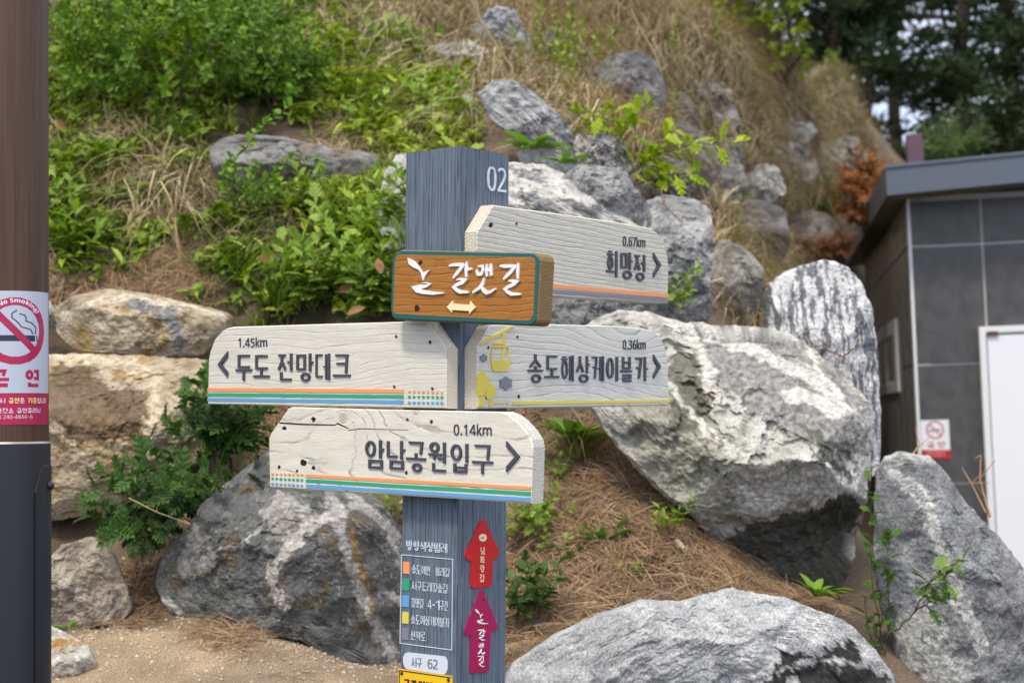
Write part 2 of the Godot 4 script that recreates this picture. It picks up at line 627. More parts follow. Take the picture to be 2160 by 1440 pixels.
func solve_terrain(pts: Array) -> void:
	var m := pts.size()
	var a := []
	for i in m:
		var row := PackedFloat64Array()
		row.resize(m + 1)
		for j in m: row[j] = kern(Vector2(pts[i].x, pts[i].z).distance_squared_to(Vector2(pts[j].x, pts[j].z)))
		row[i] -= 0.02
		row[m] = pts[i].y - 1.0
		a.append(row)
	for i in m:
		var p := i
		for j in range(i + 1, m):
			if absf(a[j][i]) > absf(a[p][i]): p = j
		var tmp = a[i]
		a[i] = a[p]
		a[p] = tmp
		for j in range(i + 1, m):
			var f: float = a[j][i] / a[i][i]
			if f != 0.0:
				for k in range(i, m + 1): a[j][k] -= f * a[i][k]
	t_w.resize(m)
	for i in range(m - 1, -1, -1):
		var s: float = a[i][m]
		for j in range(i + 1, m): s -= a[i][j] * t_w[j]
		t_w[i] = s / a[i][i]
	for q in pts: t_src.append(Vector2(q.x, q.z))

func raw_height(x: float, d: float) -> float:
	var q := Vector2(clampf(x, -3.0, 6.5), clampf(d, 4.0, 24.0))
	var s := 1.0
	for i in t_w.size(): s += t_w[i] * kern(q.distance_squared_to(t_src[i]))
	s += (0.02 + 0.03 * smoothstep(4.8, 6.5, d)) * n_fbm.get_noise_2d(x * 1.3, d * 1.3) + 0.014 * n_fbm.get_noise_2d(x * 6.0, d * 6.0)
	return lerpf(-0.06, s, smoothstep(3.55, 4.1, d))

func axis(stops: Array) -> PackedFloat64Array:          # [from, step, from, step, ..., to]
	var o := PackedFloat64Array()
	for i in range(0, stops.size() - 1, 2):
		var x: float = stops[i]
		while x < stops[i + 2] - 0.001:
			o.append(x)
			x += stops[i + 1]
	o.append(stops[-1])
	return o

func locate(ax: PackedFloat64Array, x: float) -> int:
	return clampi(ax.bsearch(x) - 1, 0, ax.size() - 2)

func height(x: float, d: float) -> float:
	var i := locate(gx, x)
	var j := locate(gd, d)
	var u := clampf((x - gx[i]) / (gx[i + 1] - gx[i]), 0.0, 1.0)
	var w := clampf((d - gd[j]) / (gd[j + 1] - gd[j]), 0.0, 1.0)
	var m := gx.size()
	return lerpf(lerpf(gh[j * m + i], gh[j * m + i + 1], u), lerpf(gh[(j + 1) * m + i], gh[(j + 1) * m + i + 1], u), w)

func ground(px: float, py: float, from := 3.7) -> Vector3:     # where the line of sight through a pixel meets the bank
	var r := ray(px, py)
	var d := from
	while d < 30.0:
		var p := EYE + r * (d / -r.z)
		if p.y < height(p.x, d): return p
		d += 0.02
	return EYE + r * (14.0 / -r.z)

func zone(q: Vector2, blobs: Array) -> float:
	var s := 0.0
	for b in blobs: s = maxf(s, exp(-pow(q.distance_to(Vector2(b.x, b.y)) / b.z, 2.0) * 1.2))
	return s

const GREEN := [Vector3(-150, 180, 260), Vector3(-300, 480, 220), Vector3(560, 770, 140), Vector3(700, 760, 110), Vector3(700, 130, 170), Vector3(860, 240, 150), Vector3(600, 60, 130), Vector3(230, 500, 150), Vector3(170, 380, 130), Vector3(490, 560, 120), Vector3(660, 620, 150), Vector3(760, 480, 120), Vector3(130, 230, 110), Vector3(930, 300, 90), Vector3(330, 150, 240), Vector3(600, 450, 90)]
const DRY := [Vector3(-100, 420, 150), Vector3(1150, 560, 160), Vector3(1000, 700, 130), Vector3(500, 850, 110), Vector3(1050, 60, 210), Vector3(880, 50, 130), Vector3(1250, 120, 210), Vector3(1500, 130, 230), Vector3(1650, 240, 190), Vector3(1790, 320, 130), Vector3(1550, 540, 130), Vector3(1590, 630, 110), Vector3(1240, 970, 110), Vector3(700, 30, 110), Vector3(330, 420, 110), Vector3(1400, 560, 90), Vector3(1300, 300, 130)]
const LITTER := [Vector3(-120, 1150, 160), Vector3(640, 860, 130), Vector3(1000, 900, 140), Vector3(320, 590, 150), Vector3(130, 590, 70), Vector3(1300, 1000, 130), Vector3(1430, 1150, 130), Vector3(1560, 1230, 110), Vector3(1690, 1270, 60), Vector3(1240, 1200, 190), Vector3(610, 1445, 75), Vector3(290, 1250, 75), Vector3(480, 1330, 60),  Vector3(1100, 1300, 110)]

func build_terrain() -> void:
	var a := []
	for q in [[0, 1440, 4.2], [300, 1440, 4.15], [600, 1440, 4.2], [820, 1440, 4.2], [1080, 1460, 4.2], [1500, 1600, 4.2], [2100, 1700, 4.2],
		[300, 1310, 4.6], [560, 1322, 4.55], [700, 1375, 4.5], [790, 1425, 4.42], [820, 1410, 4.7], [700, 1350, 4.75], [600, 1315, 4.75], [295, 1230, 4.8], [230, 1080, 5.1], [60, 1130, 5.0], [450, 960, 5.05], [600, 900, 5.2],
		[60, 610, 5.4], [120, 585, 5.5], [300, 592, 5.5], [600, 610, 5.35], [740, 690, 5.2], [300, 440, 5.8], [600, 450, 5.75], [200, 290, 6.05], [60, 300, 6.0],
		[700, 300, 6.15], [900, 300, 6.1], [600, 110, 6.8], [900, 150, 6.8], [300, 60, 6.9], [0, 60, 6.8], [300, -120, 7.5], [700, -60, 7.6], [1000, 0, 8.0], [1050, 160, 7.0],
		[1250, 200, 7.2], [1100, 360, 5.8], [1350, 320, 6.4], [1400, 480, 5.7], [1550, 640, 6.0], [1560, 500, 7.4], [1640, 440, 9.0], [1580, 270, 9.6], [1400, 60, 9.2], [1480, 80, 12.0], [1600, 200, 12.3], [1700, 255, 12.6], [1745, 300, 12.8], [1800, 300, 15.6], [1850, 325, 16.0], [1930, 350, 17.0], [1520, 560, 6.6], [1700, 520, 12.4], [1735, 520, 12.8],
		[1110, 950, 5.05], [1250, 950, 5.0], [1200, 1150, 4.75], [1350, 1185, 4.62], [1500, 1222, 4.6], [1110, 1310, 4.5], [1700, 1275, 4.55], [1280, 905, 5.05], [1340, 990, 4.95], [1460, 1100, 4.83], [1560, 1225, 4.75], [1640, 1265, 4.75], [1800, 1290, 4.7], [1640, 1240, 5.0], [1500, 1000, 5.1], [1400, 780, 5.35], [1540, 730, 5.6], [1100, 700, 5.35], [1250, 600, 5.6], [1900, 1330, 4.75], [1700, 1000, 5.3], [1800, 1100, 5.2]]:
		a.append(P(q[0], q[1], q[2]) * Vector3(1, 1, -1))
	for q in [[2.55, 8.0, 0.1], [2.7, 11.0, 0.05], [4.0, 9.0, 0.05], [5.0, 12.0, 0.05], [3.4, 15.5, 0.6], [6.0, 15.0, 0.4], [1.3, 5.6, 0.8], [1.4, 6.2, 0.6], [1.62, 7.0, 0.5], [1.88, 8.0, 0.5], [2.1, 9.0, 0.5], [2.3, 10.0, 0.4], [2.65, 12.0, 0.3], [3.15, 14.0, 0.4], [2.5, 11.9, 0.3], [2.65, 12.7, 0.4], [2.72, 13.1, 0.5], [2.85, 13.8, 0.7], [2.95, 14.6, 1.0], [1.3, 7.0, 0.6], [1.49, 8.0, 0.6], [1.67, 9.0, 0.6], [1.86, 10.0, 0.6], [2.03, 11.0, 0.7], [2.2, 11.9, 0.9], [3.0, 5.5, 0.05], [1.2, 5.9, 1.2],
		[4.5, 19.0, 3.6], [7.0, 20.0, 3.6], [3.5, 24.0, 4.0], [6.0, 24.0, 3.6], [1.6, 16.0, 4.4], [2.6, 16.0, 3.6], [1.0, 14.0, 5.6], [-1.0, 12.0, 5.6], [-3.0, 10.0, 5.0], [0.5, 22.0, 5.0]]:
		a.append(Vector3(q[0], q[2], q[1]))
	solve_terrain(a)
	gx = axis([-16.0, 1.0, -3.0, 0.15, -1.7, 0.04, 2.6, 0.1, 5.0, 0.5, 8.0, 1.0, 18.0])
	gd = axis([2.5, 0.2, 3.5, 0.035, 7.6, 0.07, 10.0, 0.2, 16.0, 0.6, 34.0])
	var b := Buf.new()
	gh.resize(gx.size() * gd.size())
	for j in gd.size():
		for i in gx.size():
			gh[j * gx.size() + i] = raw_height(gx[i], gd[j])
	for j in gd.size():
		for i in gx.size():
			var p := Vector3(gx[i], gh[j * gx.size() + i], -gd[j])
			var q := project(p)
			var green := zone(q, GREEN)
			var dry := zone(q, DRY)
			var sand := maxf(zone(q, [Vector3(600, 1400, 330), Vector3(250, 1400, 200), Vector3(1150, 1320, 130)]), 0.75 * zone(q, [Vector3(1250, 1180, 220)]))
			var k := n_fbm.get_noise_2d(p.x * 5.0, p.z * 5.0)
			var c := Color(0.15, 0.105, 0.068)
			c = c.lerp(Color(0.06, 0.047, 0.026), clampf(green * 1.1, 0.0, 1.0))
			c = c.lerp(Color(0.36, 0.29, 0.19), clampf(dry * 0.75 + k * 0.4, 0.0, 1.0))
			c = c.lerp(Color(0.56, 0.42, 0.275), clampf(sand * 1.15 + k * 0.25, 0.0, 1.0))
			b.col = c * (1.0 + 0.35 * k)
			b.add(p)
	var m := gx.size()
	for j in gd.size() - 1:
		for i in m - 1:
			b.quad(j * m + i, (j + 1) * m + i, (j + 1) * m + i + 1, j * m + i + 1)
	tag(part(self, "hillside", b.mesh(), M.soil), "steep bank of sandy soil rising behind the signpost", "", "", "structure")
	var f := Buf.new()
	f.col = Color(0.16, 0.15, 0.14)
	f.fquad(Vector3(-200, -0.02, 60), Vector3(-200, -0.02, -300), Vector3(200, -0.02, -300), Vector3(200, -0.02, 60))
	tag(part(self, "ground", f.mesh(), M.soil), "flat ground in front of the planted bank", "", "", "structure")

# ---------------------------------------------------------------- rocks
func seg_dist(q: Vector2, pl: Array) -> float:
	var best := 1e9
	for i in pl.size() - 1:
		best = minf(best, q.distance_to(Geometry2D.get_closest_point_to_segment(q, pl[i], pl[i + 1])))
	return best

func V2(flat: Array) -> Array:
	var o := []
	for i in range(0, flat.size(), 2): o.append(Vector2(flat[i], flat[i + 1]))
	return o

# opt: flat (facets as [towards x, towards y, height]), veins [[polyline, width, color]], patches [[polygon, color, softness]],
# base, alt, dark (colours), bands (angle, period, color, share), rough, thick, seed, res
func rock(label: String, flat: Array, d: float, opt := {}, group := "") -> void:
	var pts := PackedVector2Array(V2(flat))
	var c := Vector2.ZERO
	for q in pts: c += q
	c /= pts.size()
	if d <= 0.0:                                 # stands where the line of sight meets the bank
		var low := 0.0
		for q in pts: low = maxf(low, q.y)
		d = -ground(c.x, lerpf(c.y, low, 0.7)).z - 0.10
	var at := P(c.x, c.y, d)
	var s := d / F * 1.001                       # metres per photo pixel at that distance
	var sd: int = opt.get("seed", 1)
	var off := Vector3(sd * 7.31, sd * 3.17, sd * 5.77)
	var nt: int = opt.get("res", 110)
	var nr: int = nt / 2
	var rr := PackedFloat32Array()
	var mean := 0.0
	for i in nt:
		var a := TAU * i / nt
		var dir := Vector2(cos(a), sin(a))
		var best := 2.0
		for k in pts.size():
			var hit = Geometry2D.segment_intersects_segment(c, c + dir * 3000.0, pts[k], pts[(k + 1) % pts.size()])
			if hit != null: best = maxf(best, c.distance_to(hit))
		rr.append(best)
		mean += best / nt
	var r2 := rr.duplicate()
	for i in nt: r2[i] = (rr[i] * 2.0 + rr[(i + 1) % nt] + rr[(i + nt - 1) % nt]) / 4.0 * (1.0 + 0.02 * n_fbm.get_noise_2d(i * 60.0 / nt, sd * 10.0))
	if mean < 62.0:
		for i in nt: r2[i] *= 1.0 + 0.16 * n_chip.get_noise_2d(i * 9.0 / nt + sd * 3.0, 0.5) + 0.1 * n_fbm.get_noise_2d(i * 14.0 / nt, sd * 5.0)
	var T: float = opt.get("thick", 0.62) * mean
	var rough: float = opt.get("rough", 0.07 if mean > 62.0 else 0.12)
	var facets: Array = opt.get("flat", [])
	if facets.is_empty():
		var g := RandomNumberGenerator.new()
		g.seed = sd * 977 + 3
		for k in 8:
			var a := TAU * (k + g.randf_range(-0.3, 0.3)) / 8.0
			var tilt := g.randf_range(0.35, 1.15)
			facets.append([cos(a) * tilt, sin(a) * tilt, g.randf_range(0.62, 1.0)])
		facets.append([g.randf_range(-0.2, 0.2), g.randf_range(-0.2, 0.2), g.randf_range(0.7, 0.9)])
	var base: Color = opt.get("base", Color(0.3, 0.3, 0.3))
	var alt: Color = opt.get("alt", base * 1.4)
	var dark: Color = opt.get("dark", base * 0.5)
	var share: float = opt.get("share", 0.5)
	var b := Buf.new()
	var layers := nr + 8
	for j in layers + 1:
		var front := j <= nr
		var rho: float = float(j) / nr if front else 1.0 - float(j - nr) / 8.0
		if front: rho = pow(rho, 0.8)
		for i in nt:
			var a := TAU * i / nt
			var q := Vector2(cos(a), sin(a)) * r2[i] * rho
			var z: float
			if front:
				z = T * pow(maxf(0.0, 1.0 - pow(rho, 6.5)), 0.5)
				var u := q / mean
				for f in facets: z = minf(z, T * (f[2] - u.x * f[0] - u.y * f[1]) + T * 0.06 * n_soft.get_noise_3d(u.x * 3.0 + f[0] * 9.0, u.y * 3.0, off.x))
				z = maxf(z, -T * 0.6 * rho)
			else:
				z = -T * 0.8 * sqrt(maxf(0.0, 1.0 - rho * rho))
				if j == nr + 1: z = minf(z, -T * 0.2)
			var u3 := Vector3(q.x, q.y, z) / mean
			if front:
				var edge := 1.0 - pow(rho, 6.0)
				var e3 := u3 * 2.2 + off
				var k := n_fbm.get_noise_3dv(e3 * 1.1) * 0.9 + (n_cell.get_noise_3dv(e3 * 1.5) + 0.6) * 0.75 + n_fine.get_noise_3dv(e3 * 5.0) * 0.28
				var e4 := e3 + Vector3(n_fine.get_noise_3dv(e3 * 2.0), n_fine.get_noise_3dv(e3 * 2.0 + Vector3(8, 8, 8)), 0) * 0.25
				k += float(opt.get("chip", 0.45)) * (n_chip.get_noise_3dv(e4 * 1.7) + 0.5 * n_chip.get_noise_3dv(e4 * 4.3))
				if opt.has("strata"):
					var sa: float = opt.strata
					var w := u3.rotated(Vector3.BACK, sa)
					k += 0.45 * n_ridge.get_noise_3d(w.x * 0.8 + off.x, w.y * 7.0, w.z * 2.0)
				if opt.has("calm") and Geometry2D.is_point_in_polygon(q + c, opt.calm): k *= 0.3
				z += mean * rough * k * (0.35 + 0.65 * edge)
				q += Vector2(n_fine.get_noise_3dv(e3 * 2.5), n_fine.get_noise_3dv(e3 * 2.5 + Vector3(50, 0, 0))) * mean * rough * 0.35
			# ---- stone colour; some patches carry painted shade as well
			var px := q + c
			var w3 := Vector3(px.x, px.y, z) / 100.0 + off
			var n1 := n_fbm.get_noise_3dv(w3 * 1.5)
			var n2 := n_fine.get_noise_3dv(w3 * 6.0)
			var warp := Vector2(n_fbm.get_noise_3dv(w3 * 2.6 + Vector3(9, 0, 0)), n_fbm.get_noise_3dv(w3 * 2.6 + Vector3(0, 9, 0))) * float(opt.get("warp", 26.0)) + Vector2(n_fine.get_noise_3dv(w3 * 9.0), n_fine.get_noise_3dv(w3 * 9.0 + Vector3(5, 5, 5))) * 7.0
			var col := base.lerp(alt, clampf(smoothstep(0.15, -0.2, n1 + (0.5 - share) * 0.6 + n2 * 0.35), 0.0, 1.0))
			col = col.lerp(dark, 0.75 * smoothstep(0.12, 0.38, n_fbm.get_noise_3dv(w3 * 2.2 + Vector3(31, 7, 3)) + n2 * 0.3))
			if opt.has("stain"): col = col.lerp(opt.stain, 0.8 * smoothstep(0.1, 0.35, n_fbm.get_noise_3dv(w3 * 0.9 + Vector3(3, 71, 3)) + n2 * 0.25))
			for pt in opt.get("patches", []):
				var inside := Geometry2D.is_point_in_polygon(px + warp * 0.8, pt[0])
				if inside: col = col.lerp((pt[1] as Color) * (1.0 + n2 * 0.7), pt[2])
			if opt.has("bands"):
				var bn: Array = opt.bands                     # angle, period in px, colour, share
				var along := px.rotated(-bn[0])
				var f := n_fbm.get_noise_2d(along.x / bn[1] * 0.1 + off.x, (along.y + warp.y * 0.3) / bn[1]) + 0.35 * n_fine.get_noise_2d(along.x / bn[1] * 0.5, along.y / bn[1] * 2.2)
				col = col.lerp(bn[2], smoothstep(0.06, -0.06, f - bn[3]))
			for vn in opt.get("veins", []):
				var dd := seg_dist(px + warp * 0.55, vn[0])
				var ww: float = vn[1] * (1.0 + 0.6 * n1 + 0.3 * n2)
				if dd < ww * 1.5: col = col.lerp((vn[2] as Color) * (1.0 + 0.35 * n2), smoothstep(ww * 1.2, ww * 0.75, dd))
			if opt.get("hair", 0.0) > 0.0:
				var h := absf(n_fbm.get_noise_3dv(w3 * Vector3(2.0, 2.6, 2.0) + Vector3(77, 1, 1)))
				col = col.lerp(opt.get("hair_color", Color(0.55, 0.54, 0.52)), smoothstep(0.025 * opt.hair, 0.0, h) * 0.8)
			col *= 1.05 * (1.0 + 0.3 * n2)
			b.col = Color(clampf(col.r, 0.01, 0.85), clampf(col.g, 0.01, 0.85), clampf(col.b, 0.01, 0.85))
			b.add(cam_basis * (Vector3(q.x, -q.y, z) * s))
	for j in layers:
		for i in nt:
			var i2 := (i + 1) % nt
			b.quad(j * nt + i, (j + 1) * nt + i, (j + 1) * nt + i2, j * nt + i2)
	var o := part(self, opt.get("name", "boulder"), b.mesh(), M[opt.get("mat", "rock")], Transform3D(Basis.IDENTITY, at))
	tag(o, label, opt.get("category", "boulder" if mean > 70 else "rock"), group)

func build_rocks() -> void:
	var white := Color(0.62, 0.60, 0.56)
	var ochre := Color(0.42, 0.27, 0.10)
	rock("big tan stone block with dark brown patches beside the lamp pole, beneath another",
		[40, 752, 160, 745, 300, 750, 440, 758, 468, 800, 470, 890, 440, 960, 380, 1010, 300, 1050, 200, 1085, 105, 1100, 30, 1095, 10, 900], 5.0,
		{"seed": 3, "res": 190, "thick": 0.5, "rough": 0.045, "chip": 0.3, "base": Color(0.44, 0.355, 0.24), "alt": Color(0.55, 0.46, 0.335), "dark": Color(0.26, 0.19, 0.11), "stain": Color(0.44, 0.30, 0.14),
		"flat": [[0, -0.25, 1.0], [0.05, 0.1, 0.85], [0, 1.1, 1.25], [0, -1.5, 1.05], [0.9, 0.2, 1.2], [-0.3, 0.35, 0.95]],
		"patches": [[PackedVector2Array(V2([105, 765, 180, 770, 240, 815, 320, 830, 330, 870, 290, 920, 170, 930, 140, 880, 105, 840])), Color(0.12, 0.07, 0.035), 0.8], [PackedVector2Array(V2([220, 772, 310, 775, 300, 805, 240, 795])), ochre, 0.8]],
		"veins": [[V2([105, 750, 250, 762, 330, 790, 345, 860, 330, 930]), 12.0, Color(0.62, 0.52, 0.37)], [V2([105, 880, 200, 950, 320, 935, 440, 880]), 5.0, Color(0.60, 0.50, 0.36)], [V2([105, 1010, 250, 1000, 380, 960]), 6.0, Color(0.56, 0.46, 0.32)]]})
	rock("low tan stone block with a grey streak, on top of the bigger tan block",
		[112, 650, 150, 625, 230, 608, 330, 622, 400, 640, 470, 655, 495, 668, 492, 700, 455, 735, 430, 752, 300, 755, 160, 740, 118, 705], 5.2,
		{"seed": 5, "res": 150, "thick": 0.6, "rough": 0.05, "base": Color(0.44, 0.36, 0.245), "alt": Color(0.56, 0.47, 0.34), "dark": Color(0.19, 0.14, 0.08), "stain": Color(0.36, 0.24, 0.08),
		"flat": [[0, -1.3, 1.0], [0, 0.1, 0.8], [0.1, 0.9, 1.1], [-0.6, 0.2, 1.15]],
		"veins": [[V2([290, 640, 360, 650, 380, 690, 390, 730]), 14.0, Color(0.27, 0.265, 0.26)], [V2([120, 690, 160, 650, 280, 625, 400, 650, 480, 670]), 7.0, Color(0.64, 0.55, 0.42)]]})
	rock("small pale stone tucked between the lamp pole and the upper tan block", [70, 640, 105, 632, 118, 660, 112, 690, 70, 700], 5.25, {"seed": 6, "res": 50, "base": Color(0.36, 0.34, 0.31)})
	rock("rounded beige boulder below the tan blocks, close to the lamp pole",
		[40, 1200, 100, 1180, 130, 1150, 195, 1130, 240, 1165, 268, 1240, 280, 1280, 262, 1308, 180, 1328, 100, 1330, 40, 1320], 4.62,
		{"seed": 8, "res": 130, "base": Color(0.33, 0.27, 0.21), "alt": Color(0.47, 0.40, 0.33), "dark": Color(0.17, 0.15, 0.13), "flat": [[-0.3, -0.9, 0.95], [0.9, -0.2, 0.95], [-0.1, 0.3, 0.8]]})
	rock("small cream and orange stone at the foot of the lamp pole",
		[40, 1330, 95, 1320, 150, 1343, 190, 1362, 205, 1398, 195, 1435, 150, 1470, 90, 1490, 30, 1470], 4.28,
		{"seed": 9, "res": 90, "base": Color(0.45, 0.42, 0.37), "alt": Color(0.60, 0.57, 0.50), "dark": Color(0.22, 0.20, 0.18), "veins": [[V2([60, 1370, 180, 1350]), 6.0, Color(0.42, 0.24, 0.10)]], "flat": [[0, -1.4, 0.9], [0.3, 0.3, 0.75], [0.8, 0.6, 1.0]]})
	rock("dark grey boulder with white and rusty veins behind the foot of the signpost",
		[325, 1225, 345, 1160, 400, 1110, 430, 1060, 500, 1000, 560, 950, 640, 975, 720, 1025, 800, 1055, 840, 1110, 870, 1200, 890, 1420, 860, 1470, 790, 1430, 720, 1385, 640, 1345, 520, 1325, 440, 1325, 380, 1305, 335, 1265], 4.62,
		{"seed": 12, "res": 230, "thick": 0.5, "base": Color(0.125, 0.130, 0.130), "alt": Color(0.19, 0.19, 0.185), "dark": Color(0.07, 0.071, 0.067), "stain": Color(0.15, 0.115, 0.06), "rough": 0.042, "share": 0.35, "hair": 0.7, "chip": 0.5,
		"flat": [[0.1, -1.4, 1.05], [-0.75, 0.1, 0.8], [0.15, 0.05, 0.75], [0.95, 0.05, 0.95], [-0.1, 0.75, 1.0]],
		"patches": [[PackedVector2Array(V2([370, 1200, 420, 1090, 460, 1150, 465, 1180, 400, 1215])), Color(0.30, 0.29, 0.28), 0.85], [PackedVector2Array(V2([570, 1050, 600, 1035, 650, 1090, 620, 1140, 570, 1130])), Color(0.36, 0.33, 0.30), 0.8]],
		"veins": [[V2([565, 1080, 590, 1040, 640, 1075, 660, 1110]), 10.0, Color(0.40, 0.385, 0.365)], [V2([720, 1075, 640, 1115, 600, 1170, 580, 1210, 610, 1260]), 12.0, Color(0.50, 0.47, 0.43)], [V2([690, 1040, 720, 1100, 740, 1170, 770, 1260, 800, 1330, 840, 1420]), 11.0, Color(0.40, 0.385, 0.365)],
			[V2([730, 1045, 790, 1080, 830, 1130, 850, 1200]), 9.0, Color(0.40, 0.385, 0.365)], [V2([742, 1110, 765, 1200, 790, 1280]), 7.0, Color(0.30, 0.19, 0.07)], [V2([345, 1270, 380, 1285]), 9.0, Color(0.5, 0.5, 0.5)], [V2([470, 1150, 520, 1145, 560, 1110]), 4.0, Color(0.42, 0.42, 0.40)], [V2([800, 1250, 850, 1270]), 7.0, Color(0.5, 0.48, 0.45)]]})
	rock("flat topped grey stone slab in the grass, left of the post's head",
		[440, 312, 450, 290, 500, 276, 600, 284, 700, 310, 790, 322, 805, 350, 775, 385, 700, 432, 620, 448, 540, 432, 470, 395, 443, 352], 5.8,
		{"seed": 14, "res": 150, "base": Color(0.17, 0.165, 0.155), "alt": Color(0.26, 0.26, 0.26), "dark": Color(0.10, 0.095, 0.08), "stain": Color(0.20, 0.15, 0.10), "flat": [[0.02, -2.6, 0.85], [0, 1.0, 0.75], [0.4, 0.3, 0.95]]})
	rock("small grey stone half hidden by weeds left of the post", [655, 455, 690, 443, 745, 450, 762, 480, 700, 500, 655, 492], 5.55, {"seed": 15, "res": 60, "base": Color(0.27, 0.27, 0.27)})
	rock("pale banded rock right behind the head of the signpost",
		[795, 480, 803, 385, 832, 325, 950, 320, 1080, 342, 1150, 348, 1215, 380, 1285, 440, 1375, 490, 1385, 560, 1300, 620, 1000, 610, 830, 560], 5.3,
		{"seed": 17, "res": 210, "thick": 0.5, "base": Color(0.60, 0.585, 0.55), "alt": Color(0.70, 0.68, 0.64), "dark": Color(0.36, 0.36, 0.36), "strata": -0.35, "rough": 0.06, "share": 0.6, "bands": [0.35, 26.0, Color(0.30, 0.30, 0.31), -0.22], "flat": [[0.15, -1.5, 1.0], [0.1, 0.2, 0.85], [0, 1.0, 1.1], [-0.9, 0, 1.3]]})
	rock("grey streaked rock pointing up the bank above the signpost",
		[1003, 200, 1040, 168, 1082, 168, 1122, 193, 1172, 235, 1212, 275, 1225, 312, 1270, 350, 1250, 372, 1180, 345, 1090, 300, 1035, 255], 5.75,
		{"seed": 19, "res": 140, "base": Color(0.27, 0.275, 0.29), "alt": Color(0.38, 0.385, 0.40), "dark": Color(0.13, 0.13, 0.14), "strata": -0.7, "bands": [0.75, 15.0, Color(0.47, 0.47, 0.48), -0.05], "rough": 0.06})
	rock("blocky light grey rock behind the top direction board",
		[1183, 372, 1215, 345, 1262, 348, 1322, 356, 1337, 390, 1372, 430, 1385, 482, 1345, 510, 1265, 460, 1205, 410], 5.22,
		{"seed": 21, "res": 120, "base": Color(0.30, 0.30, 0.31), "alt": Color(0.45, 0.45, 0.45), "dark": Color(0.14, 0.14, 0.145), "strata": -0.4, "hair": 0.8})
	rock("tall grey rock right of the top direction board",
		[1350, 430, 1400, 408, 1470, 418, 1500, 440, 1506, 520, 1496, 600, 1502, 660, 1490, 690, 1420, 685, 1375, 640, 1350, 550], 5.3,
		{"seed": 23, "res": 130, "base": Color(0.30, 0.305, 0.31), "alt": Color(0.44, 0.44, 0.44), "dark": Color(0.15, 0.155, 0.165), "flat": [[0.1, -0.9, 1.0], [-0.2, 0.1, 0.8], [1.0, 0, 1.0], [0, 0.8, 1.05]]})
	rock("dark grey rock showing in the gap between the two right hand boards",
		[1140, 650, 1160, 610, 1300, 600, 1400, 625, 1410, 690, 1300, 730, 1160, 720], 5.12, {"seed": 25, "res": 110, "base": Color(0.22, 0.22, 0.225), "alt": Color(0.30, 0.30, 0.30), "dark": Color(0.10, 0.10, 0.105), "strata": 1.3})
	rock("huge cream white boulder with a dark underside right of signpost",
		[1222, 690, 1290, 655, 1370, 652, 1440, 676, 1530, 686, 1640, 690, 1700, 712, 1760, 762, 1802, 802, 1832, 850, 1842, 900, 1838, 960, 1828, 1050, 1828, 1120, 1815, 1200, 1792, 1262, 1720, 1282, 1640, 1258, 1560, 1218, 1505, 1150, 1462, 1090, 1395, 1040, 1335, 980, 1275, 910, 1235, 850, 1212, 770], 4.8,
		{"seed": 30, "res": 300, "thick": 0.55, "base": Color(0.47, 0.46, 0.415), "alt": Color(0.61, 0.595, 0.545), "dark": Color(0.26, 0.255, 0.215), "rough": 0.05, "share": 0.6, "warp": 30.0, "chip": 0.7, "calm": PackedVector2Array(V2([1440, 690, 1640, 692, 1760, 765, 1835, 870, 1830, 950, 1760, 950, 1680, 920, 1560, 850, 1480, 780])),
		"flat": [[0.25, -1.5, 0.72], [-0.15, 0.12, 0.95], [0.25, 0.1, 0.98], [-0.7, 0.3, 1.05], [0.42, 1.75, 1.12], [1.5, 0.1, 1.4]],
		"patches": [[PackedVector2Array(V2([1440, 690, 1640, 692, 1760, 765, 1835, 870, 1830, 960, 1760, 960, 1680, 930, 1560, 850, 1480, 780])), Color(0.285, 0.28, 0.27), 0.95],
			[PackedVector2Array(V2([1300, 800, 1440, 790, 1500, 880, 1480, 1010, 1400, 1010, 1320, 900])), Color(0.27, 0.265, 0.195), 0.75], [PackedVector2Array(V2([1420, 740, 1490, 745, 1510, 830, 1470, 905, 1400, 900])), Color(0.115, 0.115, 0.085), 0.8], [PackedVector2Array(V2([1300, 905, 1500, 900, 1560, 1010, 1540, 1090, 1470, 1085, 1370, 1010])), Color(0.36, 0.355, 0.29), 0.6],  # second patch: green-grey facet with its shade painted into the dark tone
			[PackedVector2Array(V2([1560, 985, 1700, 960, 1820, 985, 1800, 1060, 1700, 1095, 1610, 1085, 1545, 1060])), Color(0.66, 0.64, 0.61), 0.9],
			[PackedVector2Array(V2([1580, 1110, 1640, 1090, 1720, 1075, 1760, 1045, 1800, 1040, 1822, 1080, 1818, 1170, 1800, 1290, 1640, 1290, 1500, 1170, 1530, 1140])), Color(0.085, 0.085, 0.07), 0.97]],  # dark weathered face, with undercut shade painted into the same tone
		"veins": [[V2([1430, 690, 1500, 700, 1580, 730, 1660, 770, 1720, 800, 1755, 830]), 17.0, Color(0.68, 0.66, 0.62)], [V2([1720, 740, 1735, 790, 1755, 830]), 5.0, Color(0.66, 0.64, 0.60)], [V2([1660, 830, 1740, 850, 1830, 880]), 16.0, Color(0.66, 0.64, 0.60)], [V2([1440, 685, 1480, 740, 1500, 830]), 15.0, Color(0.64, 0.61, 0.55)], [V2([1555, 850, 1590, 820, 1620, 830]), 4.0, Color(0.12, 0.12, 0.10)],
			[V2([1690, 900, 1740, 940, 1790, 935]), 8.0, Color(0.14, 0.14, 0.11)], [V2([1720, 960, 1790, 1000]), 9.0, Color(0.12, 0.12, 0.10)], [V2([1380, 690, 1400, 800, 1480, 900, 1560, 960]), 7.0, Color(0.62, 0.60, 0.54)], [V2([1660, 880, 1700, 910, 1690, 960]), 3.0, Color(0.16, 0.16, 0.14)]]})
